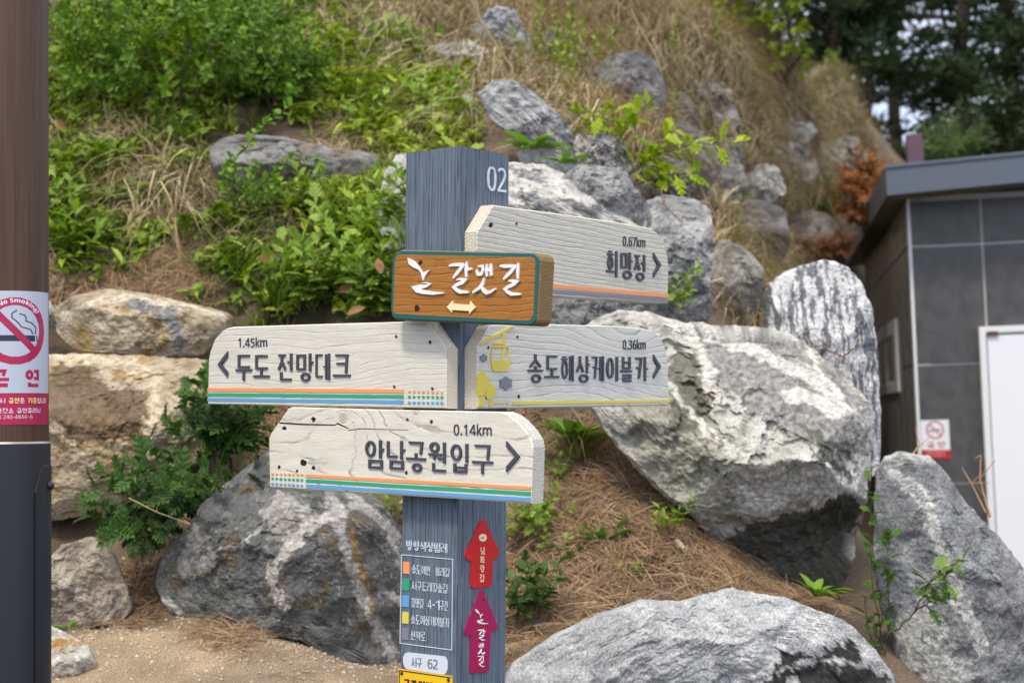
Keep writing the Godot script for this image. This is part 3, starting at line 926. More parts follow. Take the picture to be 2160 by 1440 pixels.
	rock("pale blue grey boulder with white quartz and a black patch, nearest on the right",
		[1055, 1450, 1080, 1400, 1150, 1350, 1250, 1300, 1350, 1265, 1440, 1268, 1500, 1250, 1540, 1240, 1600, 1253, 1660, 1263, 1720, 1288, 1780, 1308, 1830, 1352, 1870, 1398, 1900, 1450, 1890, 1560, 1500, 1640, 1100, 1600, 1040, 1520], 4.25,
		{"seed": 33, "res": 280, "thick": 0.55, "mat": "granite", "base": Color(0.46, 0.475, 0.49), "alt": Color(0.62, 0.63, 0.64), "dark": Color(0.36, 0.375, 0.395), "rough": 0.032, "strata": 0.5, "share": 0.5, "warp": 34.0,
		"flat": [[0.05, -1.9, 0.95], [-0.5, -0.7, 0.9], [0.0, 0.25, 0.62], [0.85, -0.35, 0.95]],
		"patches": [[PackedVector2Array(V2([1600, 1400, 1640, 1365, 1700, 1375, 1790, 1350, 1830, 1400, 1880, 1450, 1880, 1520, 1570, 1520])), Color(0.035, 0.032, 0.032), 0.98]],
		"veins": [[V2([1560, 1360, 1620, 1350, 1700, 1300, 1730, 1310]), 24.0, Color(0.68, 0.69, 0.70)], [V2([1690, 1290, 1720, 1340, 1800, 1335, 1850, 1400]), 15.0, Color(0.70, 0.70, 0.71)], [V2([1510, 1440, 1570, 1420, 1620, 1350]), 22.0, Color(0.66, 0.67, 0.68)], [V2([1630, 1400, 1720, 1385, 1790, 1395, 1840, 1400]), 6.0, Color(0.60, 0.60, 0.60)], [V2([1660, 1420, 1680, 1460]), 9.0, Color(0.55, 0.55, 0.55)]]})
	rock("dark speckled granite boulder with a white seam, in front of the hut door",
		[1848, 995, 1868, 962, 1900, 953, 1960, 964, 1988, 985, 2012, 1030, 2052, 1080, 2102, 1130, 2150, 1190, 2205, 1260, 2240, 1350, 2230, 1480, 2100, 1600, 1950, 1560, 1880, 1450, 1885, 1350, 1856, 1280, 1842, 1180, 1846, 1080], 4.55,
		{"seed": 36, "res": 250, "thick": 0.5, "mat": "granite", "base": Color(0.24, 0.25, 0.265), "alt": Color(0.36, 0.37, 0.385), "dark": Color(0.14, 0.145, 0.155), "rough": 0.035, "share": 0.5,
		"flat": [[0.7, -0.8, 0.92], [-0.9, 0.0, 0.72], [0.25, 0.1, 0.8]],
		"patches": [[PackedVector2Array(V2([1885, 1270, 1935, 1240, 1960, 1290, 2000, 1330, 2060, 1460, 1890, 1460])), Color(0.50, 0.50, 0.48), 0.85]],
		"veins": [[V2([1870, 985, 1890, 1010, 1935, 1040, 1950, 1090, 1975, 1170, 2000, 1240, 2060, 1360]), 13.0, Color(0.60, 0.60, 0.58)], [V2([1860, 965, 1960, 968]), 10.0, Color(0.55, 0.55, 0.53)]]})
	rock("upright white boulder striped with grey, standing against the hut",
		[1614, 645, 1622, 600, 1648, 575, 1700, 556, 1742, 547, 1782, 560, 1812, 590, 1836, 650, 1846, 720, 1852, 800, 1858, 900, 1856, 985, 1840, 1010, 1780, 1000, 1650, 900, 1610, 760], 5.35,
		{"seed": 39, "res": 220, "thick": 0.5, "base": Color(0.72, 0.72, 0.73), "alt": Color(0.76, 0.76, 0.76), "dark": Color(0.58, 0.58, 0.60), "chip": 0.2, "bands": [1.5, 14.0, Color(0.19, 0.20, 0.22), -0.06], "rough": 0.035, "strata": 1.5, "flat": [[0.05, -0.7, 1.0], [-0.25, 0.05, 0.85], [1.3, 0.1, 1.05]]})
	# further up the bank, softer in the photograph
	rock("tall pale grey rock high on the bank among dry stems", [1000, 85, 1012, 30, 1038, 6, 1072, 8, 1098, 35, 1118, 80, 1128, 118, 1090, 130, 1045, 115, 1015, 105], 0.0, {"seed": 41, "res": 80, "base": Color(0.36, 0.38, 0.41), "alt": Color(0.48, 0.49, 0.51), "dark": Color(0.20, 0.22, 0.25), "flat": [[0.9, -0.2, 0.9], [-0.5, 0, 0.85], [0, 0.2, 0.8]]})
	rock("brown grey rock leaning on the right of the tall pale rock", [1100, 70, 1150, 62, 1195, 75, 1215, 120, 1190, 140, 1120, 132], 0.0, {"seed": 42, "res": 60, "base": Color(0.19, 0.17, 0.15), "alt": Color(0.27, 0.25, 0.23)})
	rock("flat grey rock half buried under dry stems above the bright weeds", [895, 105, 925, 82, 985, 86, 1030, 108, 1055, 145, 1005, 168, 930, 155], 0.0, {"seed": 43, "res": 70, "base": Color(0.33, 0.32, 0.30), "alt": Color(0.42, 0.41, 0.39), "flat": [[0, -1.6, 0.9], [0, 0.3, 0.8]]})
	rock("dark round topped rock draped with dry grass on the upper bank", [1220, 210, 1238, 155, 1285, 118, 1350, 103, 1395, 128, 1410, 200, 1395, 280, 1300, 285, 1235, 250], 0.0, {"seed": 44, "res": 90, "base": Color(0.17, 0.165, 0.165), "alt": Color(0.27, 0.26, 0.25), "dark": Color(0.08, 0.08, 0.085)})
	rock("dark grey rock below the grass draped one", [1360, 310, 1390, 250, 1445, 256, 1505, 298, 1525, 360, 1490, 410, 1400, 410], 0.0, {"seed": 45, "res": 80, "base": Color(0.20, 0.195, 0.19), "alt": Color(0.28, 0.27, 0.26), "dark": Color(0.09, 0.09, 0.09)})
	rock("small pale lilac rock alone in dry grass near the top right", [1500, 250, 1515, 220, 1550, 222, 1562, 262, 1545, 290, 1510, 288], 0.0, {"seed": 46, "res": 50, "base": Color(0.38, 0.36, 0.36), "alt": Color(0.46, 0.45, 0.46)})
	rock("grey rock with a dark cleft beneath the dry slope", [1570, 330, 1600, 298, 1660, 300, 1700, 318, 1705, 355, 1650, 372, 1590, 368], 0.0, {"seed": 47, "res": 70, "base": Color(0.30, 0.30, 0.30), "alt": Color(0.40, 0.40, 0.40), "dark": Color(0.10, 0.10, 0.10)})
	rock("light grey square rock beside the green bush on the slope", [1655, 355, 1680, 335, 1722, 332, 1730, 365, 1705, 385, 1665, 382], 0.0, {"seed": 48, "res": 50, "base": Color(0.45, 0.44, 0.43), "alt": Color(0.55, 0.54, 0.53)})
	rock("white veined rock face under the grey cleft rock", [1560, 380, 1595, 345, 1640, 345, 1660, 400, 1640, 430, 1580, 430], 0.0, {"seed": 49, "res": 60, "base": Color(0.42, 0.41, 0.38), "alt": Color(0.62, 0.61, 0.58), "dark": Color(0.14, 0.13, 0.12)})
	rock("dark upright rock right of the tall grey rock", [1520, 470, 1545, 425, 1600, 420, 1660, 440, 1670, 520, 1640, 580, 1560, 580, 1525, 540], 0.0, {"seed": 50, "res": 80, "base": Color(0.14, 0.135, 0.13), "alt": Color(0.22, 0.21, 0.20), "strata": 1.5})
	rock("brown grey upright rock between the dark rock and the hut roof", [1650, 480, 1690, 440, 1750, 450, 1790, 490, 1785, 560, 1720, 580, 1660, 560], 0.0, {"seed": 51, "res": 80, "base": Color(0.18, 0.165, 0.15), "alt": Color(0.28, 0.26, 0.24), "strata": 1.4})
	rock("pale low rock in brown grass left of the striped boulder", [1570, 640, 1585, 590, 1620, 578, 1650, 600, 1650, 660, 1600, 680], 0.0, {"seed": 52, "res": 60, "base": Color(0.33, 0.32, 0.30), "alt": Color(0.42, 0.41, 0.39)})
	rock("jagged grey rock poking out of dry grass left of the streaked rock's tip", [940, 235, 955, 205, 990, 195, 1012, 215, 1008, 250, 960, 262], 0.0, {"seed": 61, "res": 50, "base": Color(0.30, 0.30, 0.30), "alt": Color(0.42, 0.42, 0.42)})
	rock("pale cracked rock wedged between the streaked rock and the pale banded rock", [1075, 330, 1110, 300, 1180, 318, 1230, 350, 1240, 400, 1180, 392, 1110, 372], 5.45, {"seed": 62, "res": 90, "base": Color(0.46, 0.46, 0.46), "alt": Color(0.58, 0.57, 0.55), "dark": Color(0.2, 0.2, 0.2), "strata": -0.5})
	rock("brownish rock under the glowing shrub's lowest branches", [1335, 395, 1350, 350, 1400, 330, 1450, 345, 1480, 400, 1450, 430, 1370, 425], 5.9, {"seed": 63, "res": 80, "base": Color(0.22, 0.20, 0.18), "alt": Color(0.32, 0.30, 0.28), "dark": Color(0.10, 0.09, 0.085)})
	rock("upright dark rock at the back of the glowing shrub", [1395, 220, 1410, 180, 1450, 185, 1480, 230, 1475, 290, 1430, 300, 1400, 280], 0.0, {"seed": 64, "res": 60, "base": Color(0.19, 0.185, 0.18), "alt": Color(0.28, 0.27, 0.265), "strata": 1.3})
	rock("grey angular rock above the dark upright rock", [1470, 395, 1490, 345, 1540, 330, 1580, 360, 1575, 420, 1520, 445], 0.0, {"seed": 65, "res": 70, "base": Color(0.26, 0.255, 0.25), "alt": Color(0.36, 0.35, 0.34), "dark": Color(0.12, 0.12, 0.12)})
	rock("broad brown grey rock face low between tall grey rock and striped boulder", [1495, 560, 1520, 500, 1570, 520, 1610, 560, 1620, 640, 1560, 690, 1500, 680], 0.0, {"seed": 66, "res": 80, "base": Color(0.24, 0.225, 0.20), "alt": Color(0.36, 0.34, 0.31), "dark": Color(0.11, 0.10, 0.09), "strata": 1.4})
	rock("long grey rock ledge beneath the tall pale rock on the upper bank", [1060, 150, 1110, 128, 1170, 140, 1215, 165, 1205, 195, 1130, 190, 1075, 178], 0.0, {"seed": 67, "res": 60, "base": Color(0.29, 0.28, 0.27), "alt": Color(0.40, 0.39, 0.38)})
	rock("rock half swallowed by dry grass under the small pale lilac rock", [1495, 320, 1520, 290, 1565, 295, 1580, 325, 1550, 350, 1505, 348], 0.0, {"seed": 68, "res": 50, "base": Color(0.27, 0.26, 0.25), "alt": Color(0.36, 0.35, 0.34)})
	rock("broken grey ledge on the right slope above the rust orange bush", [1700, 345, 1735, 300, 1800, 290, 1850, 330, 1845, 375, 1770, 390, 1715, 380], 0.0, {"seed": 71, "res": 70, "base": Color(0.33, 0.32, 0.30), "alt": Color(0.45, 0.44, 0.42), "dark": Color(0.14, 0.13, 0.12), "chip": 1.2})
	rock("angular pale ledge beside the grey cleft rock, higher up the dry slope", [1600, 300, 1625, 250, 1690, 240, 1720, 280, 1700, 315, 1640, 322], 0.0, {"seed": 72, "res": 70, "base": Color(0.38, 0.37, 0.35), "alt": Color(0.50, 0.49, 0.47), "dark": Color(0.15, 0.14, 0.13), "chip": 1.2})
	rock("brown grey crag in the dry grass between lilac rock and glowing shrub", [1440, 225, 1460, 175, 1510, 165, 1545, 200, 1530, 235, 1475, 248], 0.0, {"seed": 73, "res": 60, "base": Color(0.25, 0.23, 0.21), "alt": Color(0.36, 0.34, 0.31), "dark": Color(0.11, 0.10, 0.09), "chip": 1.2})
	rock("pale angular slab joining the streaked rock to the blocky rock behind the post", [1205, 335, 1220, 285, 1270, 275, 1330, 310, 1345, 360, 1290, 375, 1235, 365], 5.7, {"seed": 74, "res": 100, "base": Color(0.44, 0.43, 0.42), "alt": Color(0.56, 0.55, 0.53), "dark": Color(0.2, 0.2, 0.2), "chip": 1.0, "strata": -0.6})
	rock("little grey stone on the needle covered slope right of the post", [1252, 1080, 1258, 1052, 1275, 1045, 1290, 1065, 1286, 1092, 1265, 1097], 4.82, {"seed": 53, "res": 40, "base": Color(0.27, 0.26, 0.25), "category": "stone", "name": "stone"})
	rock("little dark stone under the weed next to the post's magenta arrow", [1115, 1318, 1128, 1305, 1150, 1310, 1152, 1326, 1130, 1332], 4.46, {"seed": 54, "res": 36, "base": Color(0.10, 0.10, 0.11), "category": "stone", "name": "stone"})
	rock("thin tan stone chip lying on needles at the big boulder's left foot", [1424, 1140, 1432, 1136, 1458, 1170, 1452, 1176], 4.62, {"seed": 55, "res": 36, "base": Color(0.42, 0.33, 0.2), "category": "stone", "name": "stone"})

# ---------------------------------------------------------------- the signpost
class Face:                                   # a plane with its own axes: x to the right, y up, z out
	var xf: Transform3D
	var eye: Vector3
	func at(r: Vector3, z := 0.0) -> Vector2:
		var nn := xf.basis.z
		var t := (xf.origin + nn * z - eye).dot(nn) / r.dot(nn)
		var q := xf.affine_inverse() * (eye + r * t)
		return Vector2(q.x, q.y)

func on(f: Face, px: float, py: float, z := 0.0) -> Vector2: return f.at(ray(px, py), z)

func outline(f: Face, flat: Array, z: float) -> PackedVector2Array:
	var o := PackedVector2Array()
	for i in range(0, flat.size(), 2): o.append(on(f, flat[i], flat[i + 1], z))
	return o

# a unit-box (W x H) to face mapping from [x0, topL, botL, x1, topR, botR] in photo pixels
func slot(f: Face, r: Array, z: float, W := 1.0, H := 1.0) -> Transform2D:
	var bl := on(f, r[0], r[2], z)
	var br := on(f, r[3], r[5], z)
	var tl := on(f, r[0], r[1], z)
	return Transform2D((br - bl) / W, (tl - bl) / H, bl)

func letters(root: Node3D, f: Face, s: String, r: Array, th: float, z0: float, z1: float, m: Material, called := "letter") -> void:
	# one syllable per letter part, filling the slots of r (one slot per syllable)
	for i in s.length():
		var q: Array = r[i]
		var W := absf(q[3] - q[0])
		var H := absf(q[2] - q[1] + q[5] - q[4]) * 0.5
		var b := Buf.new()
		extrude(b, glyph(s[i], W, H, th), slot(f, q, z1, W, H), z0, z1)
		part(root, called, b.mesh(), m)

func line_slots(s: String, r: Array, gap := 0.1) -> Array:       # split a slot evenly into one per character
	var o := []
	var m := s.length()
	for i in m:
		var a := (i + gap * 0.5) / m
		var e := (i + 1.0 - gap * 0.5) / m
		o.append([lerpf(r[0], r[3], a), lerpf(r[1], r[4], a), lerpf(r[2], r[5], a), lerpf(r[0], r[3], e), lerpf(r[1], r[4], e), lerpf(r[2], r[5], e)])
	return o

func korean_line(root: Node3D, f: Face, s: String, r: Array, th: float, z0: float, z1: float, m: Material, called := "lettering") -> void:
	var b := Buf.new()
	var sl := line_slots(s, r)
	for i in s.length():
		var q: Array = sl[i]
		var W: float = q[3] - q[0]
		var H: float = q[2] - q[1]
		var code := s.unicode_at(i)
		if code >= 0xAC00: extrude(b, glyph(s[i], W, H, th), slot(f, q, z1, W, H), z0, z1)
		elif s[i] == "-": extrude(b, [PackedVector2Array([Vector2(0.15, 0.42), Vector2(0.15, 0.54), Vector2(0.85, 0.54), Vector2(0.85, 0.42)])], slot(f, q, z1), z0, z1)
		elif s[i] != " ": extrude(b, text_quads(s[i], "Droid Sans"), slot(f, q, z1), z0, z1)
	part(root, called, b.mesh(), m)

func latin(root: Node3D, f: Face, s: String, r: Array, z0: float, z1: float, m: Material, called := "lettering", bold := 400) -> void:
	var b := Buf.new()
	extrude(b, text_quads(s, "Droid Sans", bold), slot(f, r, z1), z0, z1)
	part(root, called, b.mesh(), m)

func flat_shape(root: Node3D, f: Face, called: String, flat: Array, z0: float, z1: float, m: Material, label := "") -> void:
	var b := Buf.new()
	b.prism(outline(f, flat, z1), z0, z1, 0.0, 1.0, false)
	part(root, called, b.mesh(), m, Transform3D.IDENTITY, label)

func disc(root: Node3D, f: Face, called: String, px: float, py: float, rpx: float, z0: float, z1: float, m: Material, bumps := 0, amp := 0.0) -> void:
	var c := on(f, px, py, z1)
	var e := on(f, px + rpx, py, z1)
	var g := on(f, px, py - rpx, z1)
	var p := PackedVector2Array()
	var k := 14 if bumps == 0 else bumps * 8
	for i in k:
		var a := TAU * i / k
		var w := 1.0 + amp * absf(sin(a * bumps * 0.5)) if bumps else 1.0
		p.append(c + ((e - c) * cos(a) + (g - c) * sin(a)) * w)
	var b := Buf.new()
	b.prism(p, z0, z1, 0.0, 1.0, false)
	part(root, called, b.mesh(), m)

func screw(root: Node3D, f: Face, px: float, py: float, z: float, rusty := false) -> void:
	var c := on(f, px, py, z)
	var b := Buf.new()
	var r := 0.0042
	var rim := []
	for i in 16: rim.append(Vector2(cos(TAU * i / 16.0), sin(TAU * i / 16.0)))
	var a0 := []
	var a1 := []
	for q in rim:
		a0.append(b.add(Vector3(c.x + q.x * r, c.y + q.y * r, z - 0.001)))
		a1.append(b.add(Vector3(c.x + q.x * r * 0.8, c.y + q.y * r * 0.8, z + 0.0009)))
	var mid := b.add(Vector3(c.x, c.y, z + 0.0005))
	for i in 16:
		var j := (i + 1) % 16
		b.quad(a0[i], a1[i], a1[j], a0[j])
		b.tri(a1[i], mid, a1[j])
	var o := part(root, "screw", b.mesh(), M.rusty_steel if rusty else M.steel)
	var s := Buf.new()
	s.box(Vector3(c.x - r * 0.55, c.y - r * 0.13, z), Vector3(c.x + r * 0.55, c.y + r * 0.13, z + 0.00115))
	s.box(Vector3(c.x - r * 0.13, c.y - r * 0.55, z), Vector3(c.x + r * 0.13, c.y + r * 0.55, z + 0.0012))
	part(root, "screw_slot", s.mesh(), M.hole)

func splinter_hole(root: Node3D, f: Face, px: float, py: float, rpx: float, z: float) -> void:
	var c := on(f, px, py, z)
	var r := on(f, px + rpx, py, z).distance_to(c)
	var p := PackedVector2Array()
	for i in 13:
		var a := TAU * i / 13.0
		p.append(c + Vector2(cos(a) * rnd(0.5, 1.5), sin(a) * rnd(0.5, 1.0)) * r)
	var b := Buf.new()
	b.prism(p, z - 0.001, z + 0.0004, 0.0, 1.0, false)
	part(root, "screw_hole", b.mesh(), M.hole)

# wood: an albedo and a relief texture computed from a field whose level lines are the growth rings
func wood_material(key: String, W: float, H: float, light: Color, groove: Color, field: Callable, knots: Array, depth: float, sd: int, wear: Color, wear_amount: float, ridge := 0.2) -> StandardMaterial3D:
	var iw := 900
	var ih := int(iw * H / W)
	var al := PackedByteArray()
	var he := PackedByteArray()
	al.resize(iw * ih * 3)
	he.resize(iw * ih)
	var nz := FastNoiseLite.new()
	nz.seed = sd
	nz.frequency = 1.0
	nz.fractal_octaves = 3
	for j in ih:
		var y := 1.0 - (j + 0.5) / ih
		for i in iw:
			var x := (i + 0.5) / iw
			var g: float = field.call(x, y, nz)
			var s: float = g - floor(g)
			var fibre := nz.get_noise_2d(x * 16.0, y * 330.0 * H / W * 2.2)
			var fine := nz.get_noise_2d(x * 60.0, y * 900.0 * H / W * 2.2)
			var blot := nz.get_noise_2d(x * 5.0 + 40.0, y * 9.0)
			var ridged := 0.3 + 0.7 * pow(s, 0.8) if s > 0.08 else 0.3 + 0.7 * (1.0 - s / 0.08)
			var line := smoothstep(0.12, 0.03, absf(s - 0.07)) * clampf(0.5 + blot * 1.2 + fibre * 0.8, 0.08, 1.0)
			var hgt := lerpf(0.62, ridged, ridge) - line * 0.4
			hgt += fibre * 0.12 + fine * 0.10
			var c := light * (1.0 + 0.12 * blot + 0.13 * fibre + 0.08 * fine - 0.1 * ridge * (1.0 - s))
			c = c.lerp(groove, line * 0.7)  # grime in the grooves, their self-shadow painted in along with it
			var worn := smoothstep(0.18, 0.5, nz.get_noise_2d(x * 22.0 + 7.0, y * 60.0) + 0.35 * fibre - (1.0 - wear_amount) * 0.5) * (0.35 + 0.65 * line)
			c = c.lerp(wear, clampf(worn, 0.0, 1.0) * 0.75)
			for k in knots:                              # [x, y, radius in board heights, colour]
				var dq := Vector2((x - k[0]) * W / H, y - k[1]).length() / float(k[2])
				if dq < 1.6:
					c = c.lerp(k[3], 0.75 * smoothstep(1.2, 0.3, dq + 0.3 * blot))
					hgt -= 0.5 * smoothstep(0.22, 0.0, absf(dq - 0.95))
			var o := (j * iw + i) * 3
			c = c.linear_to_srgb()
			al[o] = int(clampf(c.r, 0.0, 1.0) * 255.0)
			al[o + 1] = int(clampf(c.g, 0.0, 1.0) * 255.0)
			al[o + 2] = int(clampf(c.b, 0.0, 1.0) * 255.0)
			he[j * iw + i] = int(clampf(hgt, 0.0, 1.0) * 255.0)
	var m := mat(key, Color.WHITE, 0.7)
	m.albedo_texture = ImageTexture.create_from_image(Image.create_from_data(iw, ih, false, Image.FORMAT_RGB8, al))
	relief(m, ImageTexture.create_from_image(Image.create_from_data(iw, ih, false, Image.FORMAT_L8, he)), depth)
	return m

func end_grain() -> void:
	for k in [["end_grain", Color(0.66, 0.60, 0.50), Color(0.42, 0.35, 0.26)], ["plaque_side", Color(0.20, 0.115, 0.035), Color(0.42, 0.36, 0.24)], ["end_grain_pale", Color(0.56, 0.55, 0.50), Color(0.34, 0.33, 0.30)]]:
		var nz := FastNoiseLite.new()
		nz.seed = 77
		nz.frequency = 1.0
		var im := Image.create(192, 192, false, Image.FORMAT_RGB8)
		var hm := Image.create(192, 192, false, Image.FORMAT_L8)
		for y in 192:
			for x in 192:
				var g: float = (x * 0.75 + y * 0.35) / 9.0 + 1.2 * nz.get_noise_2d(x * 0.02, y * 0.02) + 0.5 * nz.get_noise_2d(x * 0.15, y * 0.05)
				var s: float = g - floor(g)
				var ln := smoothstep(0.3, 0.0, absf(s - 0.3))
				var c: Color = (k[1] as Color).lerp(k[2], ln * (0.8 if k[0] != "plaque_side" else 0.55) * clampf(0.5 + nz.get_noise_2d(x * 0.3, y * 0.3), 0, 1))
				im.set_pixel(x, y, c.linear_to_srgb())
				hm.set_pixel(x, y, Color.WHITE * (1.0 - ln * 0.6))
		var m := mat(k[0], Color.WHITE, 0.8)
		m.albedo_texture = ImageTexture.create_from_image(im)
		relief(m, ImageTexture.create_from_image(hm), 0.12)
		m.uv1_scale = Vector3(12, 12, 1)

# a board: front face with its own wood, sides in end grain; returns nothing, children are added to the board part
func board(root: Node3D, f: Face, flat: Array, z0: float, z1: float, wood_key: String, field: Callable, knots: Array, o := {}) -> MeshInstance3D:
	var p := outline(f, flat, z1)
	var turned := Geometry2D.is_polygon_clockwise(p)
	if turned: p.reverse()
	var lo := Vector2(1e9, 1e9)
	var hi := -lo
	for q in p:
		lo = lo.min(q)
		hi = hi.max(q)
	var sz := hi - lo
	var front := Buf.new()
	front.prism(p, z0, z1, 0.0022, 1.0, false)
	for i in front.uv.size(): front.uv[i] = Vector2((front.v[i].x - lo.x) / sz.x, 1.0 - (front.v[i].y - lo.y) / sz.y)
	var m := wood_material(wood_key, sz.x, sz.y, o.get("light", Color(0.70, 0.675, 0.60)), o.get("groove", Color(0.33, 0.31, 0.27)), field, knots, o.get("depth", 0.22), o.get("seed", 5), o.get("wear", Color(0.40, 0.37, 0.32)), o.get("worn", 0.25), o.get("ridge", 0.2))
	var bd := part(root, "direction_board", front.mesh(), m, f.xf, o.get("label", ""))
	var shell := Buf.new()                        # the sawn end faces, just inside the painted skin on the other sides
	for k in o.get("ends", []):
		var e: int = posmod(p.size() - 2 - k, p.size()) if turned else k
		var a := p[e]
		var c := p[(e + 1) % p.size()]
		var nn := Vector2((c - a).y, -(c - a).x).normalized() * 0.0006
		a += nn
		c += nn
		var l := (c - a).length()
		shell.fquad(Vector3(c.x, c.y, z1 - 0.0026), Vector3(c.x, c.y, z0), Vector3(a.x, a.y, z0), Vector3(a.x, a.y, z1 - 0.0026), Vector2(l, z1), Vector2(l, z0), Vector2(0, z0), Vector2(0, z1))
	if shell.v.size(): part(bd, "sawn_end", shell.mesh(), M[o.get("end_mat", "end_grain")])
	return bd

func bar(root: Node3D, f: Face, x0: float, y0a: float, y0b: float, x1: float, y1a: float, y1b: float, z: float, m: Material, called := "stripe") -> void:
	var b := Buf.new()
	var p := PackedVector2Array()
	var k := 14
	for i in k + 1:
		var t := float(i) / k
		p.append(on(f, lerpf(x0, x1, t), lerpf(y0a, y1a, t) + rnd(-0.35, 0.35), z))
	for i in k + 1:
		var t := 1.0 - float(i) / k
		p.append(on(f, lerpf(x0, x1, t), lerpf(y0b, y1b, t) + rnd(-0.35, 0.35), z))
	b.prism(p, z - 0.003, z + 0.0012, 0.0, 1.0, false)
	part(root, called, b.mesh(), m)

func dots(root: Node3D, f: Face, xs: Array, ya: float, yb: float, r: float, z: float, m: Material) -> void:
	for i in int(xs[2]):
		var t: float = i / (xs[2] - 1.0)
		disc(root, f, "dot", lerpf(xs[0], xs[1], t), lerpf(ya, yb, t), r * rnd(0.9, 1.08), z - 0.003, z + 0.0014, m)

func chevron(root: Node3D, f: Face, a: Vector2, t: Vector2, b: Vector2, w: float, z: float) -> void:
	# an arrow head: tip t, ends a (top) and b (bottom) cut upright
	var s: float = signf(t.x - a.x)
	flat_shape(root, f, "arrow", [a.x, a.y, t.x, t.y, b.x, b.y, b.x - 0.0, b.y - w * 1.25, t.x - s * w * 0.95, t.y, a.x, a.y + w * 1.25], z - 0.002, z + 0.004, M.slate_paint)

func build_signpost() -> void:
	var al := deg_to_rad(39.7)
	var T := P(972, 307, 3.11)
	var Bm := P(962, 1440, 3.11)
	var U := (T - Bm).normalized()
	var dl := Vector3(-cos(al), 0, -sin(al))
	dl = (dl - U * U.dot(dl)).normalized()
	var dr := Vector3(sin(al), 0, -cos(al))
	dr = (dr - U * U.dot(dr)).normalized()
	var foot := T - U * ((T.y + 0.06) / U.y)
	var root := thing("signpost", "blue grey square wooden trail signpost carrying four cream direction boards and an orange plaque", "signpost", foot)
	var L := Face.new()
	L.eye = EYE - foot
	L.xf = Transform3D(Basis(-dl, U, (-dl).cross(U)), T - foot)
	var R := Face.new()
	R.eye = L.eye
	R.xf = Transform3D(Basis(dr, U, dr.cross(U)), T - foot)
	# the post
	var S := 0.14
	var hgt := (T - foot).length()
	var pim := Image.create(512, 512, false, Image.FORMAT_RGB8)
	var phm := Image.create(512, 512, false, Image.FORMAT_L8)
	for y in 512:
		for x in 512:
			var u := x / 512.0
			var g: float = u * 31.0 + 1.3 * n_fbm.get_noise_2d(u * 9.0, y * 0.0004) + 0.15 * n_fbm.get_noise_2d(u * 40.0, y * 0.003)
			var s: float = g - floor(g)
			var ln := smoothstep(0.3, 0.05, absf(s - 0.25)) * clampf(0.7 + n_fbm.get_noise_2d(floor(g) * 7.3, y * 0.003) * 1.5, 0.0, 1.0)
			var spk := n_fine.get_noise_2d(x * 0.4, y * 0.25)
			var bl := n_fbm.get_noise_2d(u * 7.0, y * 0.004)
			var c := Color(0.112, 0.150, 0.200) * (1.0 + 0.14 * bl + 0.28 * spk)
			c = c.lerp(Color(0.038, 0.047, 0.066), ln * 0.85)
			pim.set_pixel(x, y, c.linear_to_srgb())
			phm.set_pixel(x, y, Color.WHITE * clampf(0.75 - ln * 0.6 + spk * 0.15, 0, 1))
	var pm := mat("post_paint", Color.WHITE, 0.72)
	pm.albedo_texture = ImageTexture.create_from_image(pim)
	relief(pm, ImageTexture.create_from_image(phm), 0.16)
	var pb := Buf.new()
	var ch := 0.0028
	var l3 := dl
	var r3 := dr
	var e := T - foot
	var corners := [e + l3 * ch, e + l3 * (S - ch), e + l3 * S + r3 * ch, e + l3 * S + r3 * (S - ch), e + l3 * (S - ch) + r3 * S, e + l3 * ch + r3 * S, e + r3 * (S - ch), e + r3 * ch]
	var run := 0.0
	for i in 8:
		var a: Vector3 = corners[i]
		var b: Vector3 = corners[(i + 1) % 8]
		var w := a.distance_to(b)
		var dn := U * hgt
		pb.fquad(a, b, b - dn, a - dn, Vector2(run, 0) / 0.2, Vector2(run + w, 0) / 0.2, Vector2(run + w, hgt) / 0.2, Vector2(run, hgt) / 0.2)
		run += w
	var top := pb.v.size()
	for q in corners: pb.add(q, Vector2(q.x, q.z) / 0.2)
	for i in range(1, 7): pb.tri(top, top + i + 1, top + i)
	part(root, "post", pb.mesh(), pm)
	end_grain()

	# -- board to the right, top: 0.67 km
	var z := 0.03
	var f1 := func(x: float, y: float, nz: FastNoiseLite) -> float: return y * 19.0 + 0.9 * sin(x * 1.6) + 0.55 * nz.get_noise_2d(x * 1.1, y * 2.0) + 0.1 * nz.get_noise_2d(x * 7.0, y * 18.0) + 3.0 * y * y * (0.35 - y) * (1.0 - x)
	var b1 := board(root, R, [1039.9, 432, 1183.6, 451, 1300, 468, 1361, 479, 1375, 483, 1388, 492, 1399, 507, 1407, 528, 1410.5, 554, 1410, 640, 1161, 624.5, 1006, 615, 1006, 489], 0.0005, z, "wood_top", f1, [], {"seed": 31, "light": Color(0.65, 0.62, 0.54), "groove": Color(0.30, 0.28, 0.23), "ridge": 0.75, "depth": 0.24, "ends": [11, 12], "label": "top right board pointing right, 0.67 km"})
	latin(b1, bare(R), "0.67km", [1314.6, 496.5, 518.5, 1361.9, 500, 522], z - 0.002, z + 0.0014, M.slate_paint)
	letters(b1, bare(R), "희망정", [[1280.4, 527, 582, 1303.5, 529, 584.5], [1310.5, 531, 587.5, 1335.4, 533, 589], [1339, 535, 591, 1362, 537, 593]], 4.1, z - 0.002, z + 0.003, M.slate_paint)
	chevron(b1, bare(R), Vector2(1380, 533), Vector2(1396, 559), Vector2(1380, 585), 7.5, z)
	bar(b1, bare(R), 1007, 586, 594, 1410.2, 619.7, 627.7, z, M.orange_paint)
	bar(b1, bare(R), 1007, 598, 606.5, 1410.2, 629, 637, z, M.grey_paint)
	splinter_hole(b1, bare(R), 1035, 475, 4.5, z)
	screw(b1, bare(R), 1089, 470.5, z)

